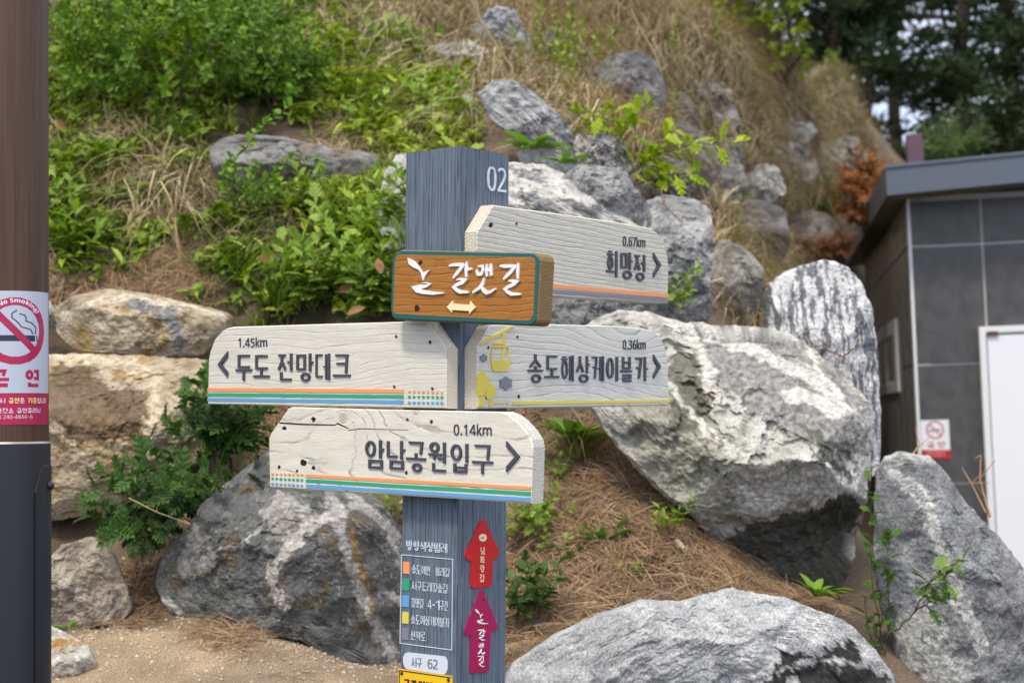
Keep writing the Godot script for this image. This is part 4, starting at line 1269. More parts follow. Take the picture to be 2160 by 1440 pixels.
	# -- board to the left: 1.45 km
	var f2 := func(x: float, y: float, nz: FastNoiseLite) -> float: return y * 13.0 - 2.2 * x * (1.0 - y) + 1.5 * exp(-pow((x - 0.62) * 3.0, 2.0) - pow((y - 0.42) * 3.6, 2.0)) + 1.5 * nz.get_noise_2d(x * 1.3, y * 1.1) + 0.08 * nz.get_noise_2d(x * 10.0, y * 12.0)
	var b2 := board(root, L, [437, 852.5, 438, 800, 439, 759, 442, 741, 452, 715, 468, 698, 478, 692, 492, 689, 711.7, 682, 901, 677, 942, 734, 941, 861.5], 0.0005, z, "wood_left", f2, [], {"seed": 37, "light": Color(0.64, 0.615, 0.54), "groove": Color(0.45, 0.42, 0.36), "ridge": 0.12, "depth": 0.16, "ends": [9, 10], "label": "left board pointing left, 1.45 km"})
	var l2 := bare(L)
	latin(b2, l2, "1.45km", [501.7, 712, 732, 562.4, 711, 731], z - 0.002, z + 0.0014, M.slate_paint)
	letters(b2, l2, "두도전망데크", [[496, 748, 802, 529.5, 748, 802], [533, 748.5, 795.5, 567, 748.5, 795.5], [585, 745.5, 802, 615, 745.5, 802], [624, 745.5, 804, 659, 745.5, 804], [664.5, 745, 801, 694.5, 745, 801.5], [701.5, 747, 794, 738, 747, 794]], 4.5, z - 0.002, z + 0.003, M.slate_paint)
	chevron(b2, l2, Vector2(478.5, 741), Vector2(457.5, 768.5), Vector2(478.5, 795), 8.5, z)
	bar(b2, l2, 437.8, 817.8, 825, 851.7, 821, 829, z, M.orange_paint)
	bar(b2, l2, 437.6, 828.5, 835, 851.7, 832.7, 840, z, M.green_paint)
	bar(b2, l2, 437.4, 839.2, 845.5, 851.7, 843.8, 851, z, M.blue_paint)
	dots(b2, l2, [862.8, 931.4, 8], 825.7, 827.7, 2.6, z, M.orange_paint)
	dots(b2, l2, [862.8, 931.4, 8], 836.8, 837.7, 2.9, z, M.green_paint)
	dots(b2, l2, [862.8, 931.4, 8], 849, 850, 3.1, z, M.blue_paint)
	screw(b2, l2, 836, 709, z)
	screw(b2, l2, 907, 721.5, z, true)
	screw(b2, l2, 832, 815, z)
	screw(b2, l2, 912.5, 819, z)

	# -- board to the right, middle: 0.36 km with the cable car picture
	var f3 := func(x: float, y: float, nz: FastNoiseLite) -> float:
		var ov := pow((x - 0.76) / 0.2, 2.0) + pow((y - 0.83) / 0.19, 2.0)
		return y * 12.0 + 0.5 * sin(x * 9.0) * (1.0 - y) + 2.6 * exp(-ov * 0.7) + 2.8 * pow(x, 5.0) * (0.75 - y) + 0.7 * nz.get_noise_2d(x * 1.4, y * 1.2) + 0.07 * nz.get_noise_2d(x * 12.0, y * 12.0)
	var b3 := board(root, R, [1033.5, 685, 1164.5, 683.6, 1300, 687, 1359, 693, 1376, 697, 1390, 706, 1402.5, 727, 1409, 752, 1412, 851, 1410.5, 855, 1200, 859, 1006, 862.5, 1006, 735], 0.0005, z, "wood_right", f3, [], {"seed": 43, "light": Color(0.63, 0.615, 0.575), "groove": Color(0.33, 0.33, 0.32), "ridge": 0.4, "depth": 0.2, "ends": [11, 12], "label": "middle right board with a yellow cable car picture, 0.36 km"})
	var r3f := bare(R)
	latin(b3, r3f, "0.36km", [1314.6, 715.5, 737, 1362.6, 715.5, 737], z - 0.002, z + 0.0014, M.slate_paint)
	letters(b3, r3f, "송도해상케이블카", [[1115, 747, 807, 1146.3, 747, 807], [1150.7, 749, 796.5, 1180.5, 749, 796.5], [1185, 749, 804, 1211, 749, 804], [1217, 750, 806.6, 1245, 750, 806.6], [1250, 750, 803.5, 1274.7, 750, 803.5], [1280.4, 752, 803.5, 1304.4, 752, 803.5], [1310.8, 752, 805, 1334.4, 752, 805], [1341.8, 752, 803.5, 1367.3, 752, 803.5]], 4.0, z - 0.002, z + 0.003, M.slate_paint)
	chevron(b3, r3f, Vector2(1380, 747.5), Vector2(1395.5, 773), Vector2(1380, 798.6), 7.5, z)
	bar(b3, r3f, 1080.8, 846.5, 853.5, 1411.8, 842.7, 848, z, M.yellow_paint)
	dots(b3, r3f, [1045.6, 1071.0, 4], 850.5, 850, 2.7, z, M.yellow_paint)
	var zo := func(flat: Array) -> Array:
		var o := []
		for i in range(0, flat.size(), 2):
			o.append(960.0 + flat[i] / 3.13)
			o.append(420.0 + flat[i + 1] / 3.13)
		return o
	var yl: Material = M.yellow_paint
	flat_shape(b3, r3f, "tree_picture", zo.call([150, 1178, 160, 1145, 178, 1133, 200, 1148, 207, 1170, 228, 1185, 232, 1207, 215, 1238, 203, 1262, 200, 1295, 150, 1298]), z - 0.003, z + 0.002, yl)
	flat_shape(b3, r3f, "tree_picture", zo.call([165, 1302, 190, 1302, 198, 1368, 152, 1368]), z - 0.003, z + 0.002, yl)
	flat_shape(b3, r3f, "tree_picture", zo.call([206, 1265, 213, 1240, 236, 1220, 260, 1235, 272, 1262, 265, 1300, 240, 1320, 213, 1320, 206, 1297]), z - 0.003, z + 0.0024, yl)
	flat_shape(b3, r3f, "tree_picture", zo.call([230, 1325, 245, 1325, 250, 1368, 225, 1368]), z - 0.003, z + 0.002, yl)
	flat_shape(b3, r3f, "cable_picture", zo.call([165, 968, 182, 938, 370, 838, 392, 838, 330, 880, 200, 952]), z - 0.003, z + 0.002, yl)
	flat_shape(b3, r3f, "cable_picture", zo.call([316, 884, 329, 880, 329, 925, 325, 945, 331, 951, 331, 959, 258, 959, 258, 948, 298, 942, 313, 922]), z - 0.003, z + 0.0023, yl)
	flat_shape(b3, r3f, "cable_car_picture", zo.call([240, 1066, 362, 1066, 360, 1110, 350, 1130, 335, 1137, 262, 1137, 246, 1122]), z - 0.003, z + 0.002, yl)
	flat_shape(b3, r3f, "cable_car_picture", zo.call([244, 972, 258, 962, 342, 962, 357, 974, 357, 978, 244, 980]), z - 0.003, z + 0.002, yl)
	flat_shape(b3, r3f, "cable_car_picture", zo.call([243, 981, 250, 981, 246, 1065, 237, 1065]), z - 0.003, z + 0.002, yl)
	flat_shape(b3, r3f, "cable_car_picture", zo.call([350, 980, 357, 980, 362, 1065, 355, 1065]), z - 0.003, z + 0.002, yl)
	flat_shape(b3, r3f, "cable_car_picture", zo.call([316, 981, 332, 980, 332, 990, 318, 1050, 312, 1065, 305, 1065]), z - 0.003, z + 0.002, yl)
	disc(b3, r3f, "flower_picture", 960 + 190 / 3.13, 420 + 1048 / 3.13, 5.8, z - 0.003, z + 0.002, M.grey_paint, 6, 0.45)
	disc(b3, r3f, "flower_picture", 960 + 337 / 3.13, 420 + 1215 / 3.13, 9.9, z - 0.003, z + 0.002, M.grey_paint, 6, 0.45)
	screw(b3, r3f, 1091, 710, z)
	screw(b3, r3f, 1029.6, 732.6, z)
	screw(b3, r3f, 1025.5, 838, z)
	screw(b3, r3f, 1094, 836, z, true)

	# -- lowest board: 0.14 km
	var z4 := 0.033
	var f4 := func(x: float, y: float, nz: FastNoiseLite) -> float:
		var kd := Vector2((x - 0.31) * 3.1, y - 0.86).length()
		return y * 5.0 + 3.6 * (1.0 - exp(-pow(x * 2.3, 1.6))) - 2.8 * exp(-pow(kd / 0.42, 2.0)) * (1.0 if kd > 0.12 else kd / 0.12) + 0.9 * nz.get_noise_2d(x * 1.6, y * 1.4) + 0.1 * nz.get_noise_2d(x * 16.0, y * 9.0)
	var b4 := board(root, L, [568, 1028, 566, 925, 570, 914, 589, 887.5, 606, 862.5, 615.6, 858, 810, 863.5, 1058, 868, 1073, 874, 1090, 887, 1110, 909, 1121, 928, 1124, 943, 1120, 1061.5], 0.0005, z4, "wood_bottom", f4, [[0.31, 0.88, 0.075, Color(0.42, 0.33, 0.25)], [0.59, 0.95, 0.05, Color(0.45, 0.40, 0.36)]], {"seed": 49, "light": Color(0.66, 0.63, 0.545), "groove": Color(0.27, 0.25, 0.21), "ridge": 0.12, "depth": 0.16, "ends": [8, 9, 10, 11, 12], "end_mat": "end_grain_pale", "label": "lowest board pointing right, 0.14 km"})
	var l4 := bare(L)
	latin(b4, l4, "0.14km", [956.7, 893, 917.5, 1036.4, 895, 919], z4 - 0.002, z4 + 0.0014, M.slate_paint)
	letters(b4, l4, "암남공원입구", [[769.7, 927, 987, 808.6, 929, 989], [815, 928, 988.5, 853, 930, 991], [856, 930, 994, 897, 932, 996.5], [903, 931.5, 993.5, 939, 933, 995.5], [950, 934, 995.5, 986.4, 936, 998], [995, 937, 998.5, 1039, 938.5, 1000.5]], 5.1, z4 - 0.002, z4 + 0.003, M.slate_paint)
	chevron(b4, l4, Vector2(1067, 930), Vector2(1094.7, 963), Vector2(1067, 995.5), 9.5, z4)
	bar(b4, l4, 645.6, 1000, 1006.4, 1119.8, 1025.8, 1032.8, z4, M.orange_paint)
	bar(b4, l4, 645.6, 1009.7, 1016.7, 1119.6, 1037.5, 1045, z4, M.green_paint)
	bar(b4, l4, 645.6, 1020.8, 1027.8, 1119.4, 1049.4, 1057, z4, M.blue_paint)
	dots(b4, l4, [574, 635.6, 8], 999.4, 1001, 2.7, z4, M.orange_paint)
	dots(b4, l4, [574, 635.6, 8], 1009, 1012.5, 2.8, z4, M.green_paint)
	dots(b4, l4, [574, 635.6, 8], 1020, 1024, 2.8, z4, M.blue_paint)
	screw(b4, l4, 859.4, 884, z4)
	screw(b4, l4, 910, 889, z4, true)
	screw(b4, l4, 857, 996.5, z4, true)
	for q in [[661, 884.7, 4.5], [600, 903, 3.8], [640.5, 975, 6.0], [588, 984.7, 3.2], [661, 986.7, 3.8], [626, 993, 2.4]]: splinter_hole(b4, l4, q[0], q[1], q[2], z4)
	flat_shape(b4, l4, "crack", [589, 890, 640, 893.3, 707, 895, 712, 891, 722, 896, 735, 903, 735, 904.5, 720, 898, 711, 894, 706, 897.3, 640, 896.3, 589, 893], z4 - 0.002, z4 + 0.0005, M.hole)
	flat_shape(b4, l4, "crack", [735, 906.5, 760, 903, 800, 904.5, 860, 906, 860, 906.8, 800, 905.6, 760, 904.6, 735, 908], z4 - 0.002, z4 + 0.0005, M.hole)

	# -- orange plaque with its teal frame
	var q0 := 0.031
	var q1 := 0.071
	var pl := outline(L, [822, 653, 825.5, 547.5, 828, 539, 833, 532, 844, 526.4, 1123.7, 532.5, 1131, 534.5, 1136, 540, 1138.7, 549, 1131.6, 674, 1129.5, 680, 1124, 685, 1115, 686.5, 835, 674, 828, 671, 824, 664], q1)
	var cen := Vector2.ZERO
	for q in pl: cen += q / pl.size()
	var sb := Buf.new()
	sb.prism(pl, q0, q1 - 0.001, 0.004, 1.0)
	var plaque := part(root, "plaque", sb.mesh(), M.plaque_side, L.xf, "orange plaque with a teal border")
	var inner_px := [829, 654.8, 833.4, 549, 836, 541, 842, 536.6, 1122, 542, 1128, 545, 1130, 552.8, 1125.5, 663.6, 1122, 672, 1115, 676.8, 837, 662, 831, 660]
	var fr := Buf.new()
	var outer := outline(L, [824, 652.5, 827.5, 548, 830, 541, 834.5, 534.5, 844.5, 528.4, 1123, 534.3, 1129.5, 536.5, 1134.5, 541.5, 1136.7, 549.5, 1129.8, 673, 1127.8, 678.5, 1123, 683, 1114.5, 684.6, 836, 672, 829.5, 669.3, 826, 663], q1)
	fr.prism(outer, q1 - 0.003, q1, 0.001, 1.0, false)
	part(plaque, "border", fr.mesh(), M.teal_paint)
	var ip := outline(L, inner_px, q1)
	var ff := Buf.new()
	ff.prism(ip, q1 - 0.002, q1 + 0.0006, 0.0, 1.0, false)
	var lo := Vector2(1e9, 1e9)
	var hi := -lo
	for q in ip:
		lo = lo.min(q)
		hi = hi.max(q)
	for i in ff.uv.size(): ff.uv[i] = Vector2((ff.v[i].x - lo.x) / (hi.x - lo.x), 1.0 - (ff.v[i].y - lo.y) / (hi.y - lo.y))
	var f5 := func(x: float, y: float, nz: FastNoiseLite) -> float: return y * 11.0 + 1.0 * x + 0.7 * nz.get_noise_2d(x * 1.0, y * 1.6) + 0.12 * nz.get_noise_2d(x * 6.0, y * 10.0)
	part(plaque, "panel", ff.mesh(), wood_material("wood_orange", hi.x - lo.x, hi.y - lo.y, Color(0.38, 0.15, 0.018), Color(0.13, 0.055, 0.012), f5, [[0.16, 0.82, 0.02, Color(0.02, 0.015, 0.01)]], 0.22, 55, Color(0.50, 0.45, 0.36), 0.55, 0.7))
	var zq := func(flat: Array) -> Array:
		var o := []
		for i in range(0, flat.size(), 2):
			o.append(800.0 + flat[i] / 5.684)
			o.append(500.0 + flat[i + 1] / 5.684)
		return o
	var wz := q1 + 0.0006
	brush_logo(plaque, bare(L), zq, wz - 0.0005, wz + 0.003, M.white_paint)
	flat_shape(plaque, bare(L), "arrow", zq.call([808, 835, 880, 760, 880, 797, 1085, 810, 1085, 765, 1147, 845, 1075, 920, 1075, 885, 870, 872, 868, 905]), wz - 0.0005, wz + 0.003, M.cream_print)
	splinter_hole(plaque, bare(L), 886.5, 554, 4.6, wz)
	splinter_hole(plaque, bare(L), 880, 650, 5.5, wz)

	# -- print and stickers on the post itself
	var fl := bare(L)
	var frr := bare(R)
	var post_l := Node3D.new()
	post_l.name = "legend"
	post_l.transform = L.xf
	root.add_child(post_l)
	var zz := 0.0012
	korean_line(post_l, fl, "방향색상범례", [855.7, 1138.7, 1159.5, 943.7, 1146.5, 1166.5], 1.9, 0.0, zz, M.pale_print)
	for q in [[846, 1168.7, 955, 1178.7, 955, 1180.2, 846, 1170.2], [842.5, 1355.5, 953, 1370, 953, 1371.6, 842.5, 1357], [846, 1170.2, 847.2, 1170.3, 843.8, 1355.7, 842.5, 1355.5], [953.8, 1180, 955, 1180.2, 953, 1370, 951.8, 1369.8]]:
		flat_shape(post_l, fl, "frame_line", q, 0.0, zz, M.pale_print)
	var sw := [[850, 1184, 1209, "orange_paint"], [849.3, 1219.5, 1244, "green_paint"], [848.7, 1255, 1279, "blue_paint"], [848, 1289.5, 1314, "yellow_paint"], [848, 1324, 1348.5, "grey_paint"]]
	for q in sw: flat_shape(post_l, fl, "swatch", [q[0], q[1], q[0] + 13.7, q[1] + 1.2, q[0] + 13.2, q[2] + 1.5, q[0] - 0.5, q[2]], 0.0, zz, M[q[3]])
	korean_line(post_l, fl, "송도해안 볼레길", [867.5, 1190.5, 1208.5, 948, 1198.5, 1217], 1.25, 0.0, zz*0.6, M.pale_print)
	korean_line(post_l, fl, "서구트레킹숲길", [867.5, 1225, 1243, 944, 1232, 1251.5], 1.25, 0.0, zz*0.6, M.pale_print)
	korean_line(post_l, fl, "갈맷길 4-1구간", [866.7, 1260.5, 1280, 945, 1268, 1288], 1.25, 0.0, zz*0.6, M.pale_print)
	korean_line(post_l, fl, "송도해상케이블카", [865.5, 1295.5, 1314.5, 947.5, 1304, 1324], 1.25, 0.0, zz*0.6, M.pale_print)
	korean_line(post_l, fl, "산책로", [865.5, 1330, 1348.5, 897.5, 1332.5, 1351.5], 1.25, 0.0, zz*0.6, M.pale_print)
	flat_shape(post_l, fl, "number_patch", [860, 1375.5, 937, 1384, 941.5, 1389, 944, 1397, 943.5, 1411, 941, 1418, 936, 1422.5, 858, 1411, 853, 1406, 850, 1398, 850, 1386, 853.5, 1378], 0.0, zz, M.pale_print)
	korean_line(post_l, fl, "서구 62", [867.5, 1386, 1405, 923.7, 1391, 1411.5], 1.9, zz - 0.0005, zz + 0.0006, M.grey_paint)
	flat_shape(post_l, fl, "yellow_plate", [840.5, 1410, 953, 1426, 952, 1520, 838.5, 1504], 0.0, 0.003, M.yellow_plate, "yellow metal number plate at the photograph's lower edge")
	for q in [[841.5, 1412.5, 952, 1428.2, 952, 1430.4, 841.5, 1414.7], [841.5, 1414, 843.2, 1414.3, 842, 1505, 840.3, 1504.8]]: flat_shape(post_l, fl, "plate_line", q, 0.0025, 0.0034, M.black_print)
	korean_line(post_l, fl, "국가지점번호", [850, 1431, 1456, 943, 1443, 1469], 3.2, 0.0025, 0.0037, M.black_print)
	screw(post_l, fl, 847.5, 1420, 0.003, true)
	screw(post_l, fl, 946, 1434, 0.003, true)
	var post_r := Node3D.new()
	post_r.name = "arrow_stickers"
	post_r.transform = R.xf
	root.add_child(post_r)
	latin(post_r, frr, "02", [1029, 350, 402, 1068, 355, 407], 0.0, 0.0015, M.pale_print)
	var za := func(flat: Array) -> Array:
		var o := []
		for i in range(0, flat.size(), 2):
			o.append(830.0 + flat[i] / 4.0)
			o.append(1080.0 + flat[i + 1] / 4.0)
		return o
	flat_shape(post_r, frr, "red_arrow", za.call([738, 68, 755, 62, 772, 68, 885, 315, 889, 345, 882, 380, 862, 397, 838, 393, 832, 600, 829, 615, 818, 627, 682, 641, 662, 637, 654, 622, 656, 425, 660, 414, 640, 410, 620, 400, 609, 380, 608, 350, 614, 328]), 0.0, 0.0025, M.red_plastic)
	disc(post_r, frr, "emblem", 830 + 755 / 4.0, 1080 + 215 / 4.0, 7.6, 0.002, 0.0032, M.cream_print, 12, 0.1)
	extrude_part(post_r, frr, "emblem_line", [[V2([738, 222, 748, 213, 755, 219, 764, 209, 772, 206]), [2.0, 4.0, 4.0, 3.0, 1.0]]], za, 0.003, 0.0036, M.slate_paint)
	var chars := "남파랑길"
	var cy := [[293, 356], [370, 430], [444, 506], [522, 588]]
	for i in 4: korean_line(post_r, frr, chars[i], [830 + (734 - i * 2.4) / 4.0, 1080 + cy[i][0] / 4.0, 1080 + (cy[i][1]) / 4.0, 830 + (774 - i * 2.4) / 4.0, 1080 + (cy[i][0] + 2) / 4.0, 1080 + (cy[i][1] + 2) / 4.0], 1.45, 0.002, 0.0032, M.cream_print)
	flat_shape(post_r, frr, "magenta_arrow", za.call([733, 662, 745, 655, 757, 660, 878, 955, 880, 975, 873, 992, 820, 1005, 808, 1330, 797, 1344, 660, 1360, 648, 1350, 651, 1037, 607, 1037, 597, 1022, 598, 1003]), 0.0, 0.0025, M.magenta_plastic)
	disc(post_r, frr, "nail_hole", 830 + 759 / 4.0, 1080 + 740 / 4.0, 1.9, 0.002, 0.0028, M.hole)
	var zm := func(flat: Array) -> Array:       # the same brush mark as on the plaque, small
		var o := []
		for i in range(0, flat.size(), 2):
			o.append(830.0 + (690.0 + (flat[i] - 335.0) * 0.245) / 4.0)
			o.append(1080.0 + (815.0 + (flat[i + 1] - 250.0) * 0.295) / 4.0)
		return o
	sprout(post_r, frr, zm, 0.002, 0.0032, M.white_paint)
	var cs := [[835, 0.232, 714, 985, 295, 0.255], [1120, 0.2, 714, 1103, 318, 0.265], [1440, 0.215, 711, 1205, 305, 0.25]]
	for i in 3:
		var q: Array = cs[i]
		var zc := func(flat: Array) -> Array:
			var o := []
			for k in range(0, flat.size(), 2):
				o.append(830.0 + (q[2] + (flat[k] - q[0]) * q[1]) / 4.0)
				o.append(1080.0 + (q[3] + (flat[k + 1] - q[4]) * q[5]) / 4.0)
			return o
		brush_char(post_r, frr, i, zc, 0.002, 0.0032, M.white_paint)

func bare(f: Face) -> Face:                         # the same plane, for children that inherit the face's own axes
	return f

func extrude_part(root: Node3D, f: Face, called: String, strokes: Array, map: Callable, z0: float, z1: float, m: Material) -> void:
	var b := Buf.new()
	var lay := 0
	for s in strokes:
		var flat := []
		for q in s[0]:
			flat.append(q.x)
			flat.append(q.y)
		var mapped: Array = map.call(flat)
		var scale_to: Array = map.call([0.0, 0.0, 1.0, 1.0])
		var k := on(f, scale_to[0], scale_to[1], z1).distance_to(on(f, scale_to[2], scale_to[3], z1)) / sqrt(2.0)
		var pts := []
		var w := []
		for i in s[0].size():
			pts.append(on(f, mapped[i * 2], mapped[i * 2 + 1], z1))
			w.append(s[1][i] * k * 1.25)
		extrude(b, ribbon(pts, w), Transform2D.IDENTITY, z0, z1 + lay * 0.0003)
		lay += 1
	part(root, called, b.mesh(), m)

func sprout(root: Node3D, f: Face, map: Callable, z0: float, z1: float, m: Material) -> void:
	flat_shape(root, f, "sprout_mark", map.call([335, 250, 365, 262, 400, 277, 440, 312, 470, 352, 498, 395, 521, 432, 545, 411, 607, 392, 572, 425, 542, 470, 524, 522, 513, 500, 502, 445, 485, 410, 462, 387, 400, 360, 352, 325]), z0, z1, m)
	extrude_part(root, f, "sprout_mark", [[V2([508, 548, 560, 546, 602, 562, 560, 585, 480, 598, 435, 612, 450, 632, 520, 655, 640, 672, 775, 668]), [3, 9, 14, 20, 34, 44, 40, 32, 24, 8]]], map, z0, z1, m)

func brush_char(root: Node3D, f: Face, which: int, map: Callable, z0: float, z1: float, m: Material) -> void:
	match which:
		0: extrude_part(root, f, "letter", [[V2([833, 342, 890, 330, 985, 328, 1000, 340, 950, 405, 920, 440, 882, 492]), [14, 24, 24, 28, 28, 24, 12]], [V2([1043, 293, 1040, 380, 1041, 478]), [10, 28, 18]], [V2([1048, 388, 1105, 377]), [22, 18]],
			[V2([925, 508, 985, 503, 1032, 508, 1000, 540, 930, 570, 895, 600, 930, 635, 975, 657, 1070, 658]), [6, 20, 26, 28, 24, 24, 24, 26, 16]]], map, z0, z1, m)
		1: extrude_part(root, f, "letter", [[V2([1180, 348, 1232, 345, 1240, 395, 1222, 440, 1180, 445, 1165, 415, 1170, 385]), [12, 18, 22, 24, 24, 18, 12]], [V2([1288, 322, 1284, 400, 1290, 470]), [14, 26, 18]], [V2([1336, 315, 1334, 390, 1343, 462]), [12, 28, 18]], [V2([1290, 396, 1330, 394]), [18, 18]],
			[V2([1258, 492, 1240, 560, 1200, 610, 1122, 664]), [12, 26, 24, 16]], [V2([1222, 585, 1250, 640, 1290, 668, 1340, 655, 1392, 620]), [20, 24, 26, 20, 12]]], map, z0, z1, m)
		2: extrude_part(root, f, "letter", [[V2([1443, 344, 1500, 348, 1600, 344, 1625, 350, 1575, 415, 1530, 460, 1487, 505]), [12, 26, 24, 26, 28, 26, 14]], [V2([1663, 306, 1658, 400, 1659, 500]), [12, 26, 14]],
			[V2([1550, 522, 1600, 526, 1650, 530, 1615, 562, 1545, 595, 1508, 622, 1535, 655, 1585, 682, 1695, 682]), [8, 22, 26, 26, 22, 22, 22, 24, 14]]], map, z0, z1, m)

func brush_logo(root: Node3D, f: Face, map: Callable, z0: float, z1: float, m: Material) -> void:
	sprout(root, f, map, z0, z1, m)
	for i in 3: brush_char(root, f, i, map, z0, z1, m)

# ---------------------------------------------------------------- the no smoking sticker, printed flat
func sticker_print() -> ImageTexture:
	var k := 4.0                                   # texture pixels per photo pixel
	var W := 187.0
	var H := 276.0
	var im := Image.create(int(W * k), int(H * k), false, Image.FORMAT_RGB8)
	im.fill(lin(0.44, 0.48, 0.58))
	var red := lin(0.37, 0.006, 0.07)
	var ink := lin(0.02, 0.022, 0.05)
	var c := Vector2(93.5, 83) * k
	var flip := func(cc: Vector2, r: float) -> Transform2D: return Transform2D(Vector2(r, 0), Vector2(0, r), cc)
	fill_all(im, stroke([Vector2(20, 98) * k, Vector2(136, 98) * k], 12.5 * k, false), Transform2D.IDENTITY, ink)
	fill_all(im, stroke([Vector2(139.5, 98) * k, Vector2(142.5, 98) * k], 12.5 * k, false), Transform2D.IDENTITY, ink)
	var s1 := [96, 41, 87, 47, 87, 56, 96, 63, 101, 68, 106, 75, 116, 77, 126, 80, 130, 88]
	var s2 := [103, 48, 112, 50, 116, 56, 115, 62, 128, 66, 138, 75, 137, 88]
	for s in [s1, s2]:
		var p := []
		for q in V2(s): p.append(q * k)
		fill_all(im, stroke(p, 2.6 * k), Transform2D.IDENTITY, ink)
	fill_all(im, stroke([c + Vector2(-43, -43) * k, c + Vector2(43, 43) * k], 14.5 * k, false), Transform2D.IDENTITY, red)
	fill_all(im, ring(Vector2.ZERO, 70, 70, 16.5), flip.call(c, k), red)
	for t in text_quads("No Smoking!", "Droid Sans", 700):
		var p := PackedVector2Array()
		for u in t:
			var a := deg_to_rad(lerpf(122.0, 38.0, u.x))
			var r: float = lerpf(56.0, 68.5, u.y)
			p.append(c + Vector2(cos(a), -sin(a)) * r * k)
		fill(im, p, Color(0.9, 0.9, 0.95))
	print_korean(im, "금", 42 * k, 88 * k, 162 * k, 199 * k, 7.2 * k, red)
	print_korean(im, "연", 114 * k, 152 * k, 162 * k, 199 * k, 7.2 * k, red)
	im.fill_rect(Rect2i(0, int(211 * k), int(W * k), int(65 * k)), red)
	var pale := lin(0.7, 0.6, 0.66)
	var yel := lin(0.75, 0.62, 0.2)
	print_korean(im, "공원에서", 22 * k, 76 * k, 221 * k, 232 * k, 1.7 * k, pale)
	print_korean(im, "금연", 81 * k, 103 * k, 221 * k, 232 * k, 1.9 * k, yel)
	print_korean(im, "은", 103 * k, 114 * k, 221 * k, 232 * k, 1.7 * k, pale)
	print_korean(im, "기본", 120 * k, 142 * k, 221 * k, 232 * k, 1.9 * k, yel)
	print_korean(im, "입니다", 142 * k, 174 * k, 221 * k, 232 * k, 1.7 * k, pale)
	print_korean(im, "서구보건소", 34 * k, 92 * k, 242 * k, 252 * k, 1.6 * k, pale)
	print_korean(im, "금연클리닉", 97 * k, 152 * k, 242 * k, 252 * k, 1.6 * k, pale)
	fill_all(im, text_quads("240-4844~6", "Droid Sans", 400), Transform2D(Vector2(60 * k, 0), Vector2(0, -8.0 * k), Vector2(70 * k, 264 * k)), pale)
	fill_all(im, ring(Vector2.ZERO, 5, 5, 0.8), flip.call(Vector2(61, 260) * k, k), pale)
	fill_all(im, stroke([Vector2(58.5, 258) * k, Vector2(60.5, 261.5) * k, Vector2(63.5, 262.5) * k], 1.6 * k), Transform2D.IDENTITY, pale)
	im.fill_rect(Rect2i(0, 0, int(W * k), int(1.0 * k)), lin(0.4, 0.42, 0.46))
	return ImageTexture.create_from_image(im)

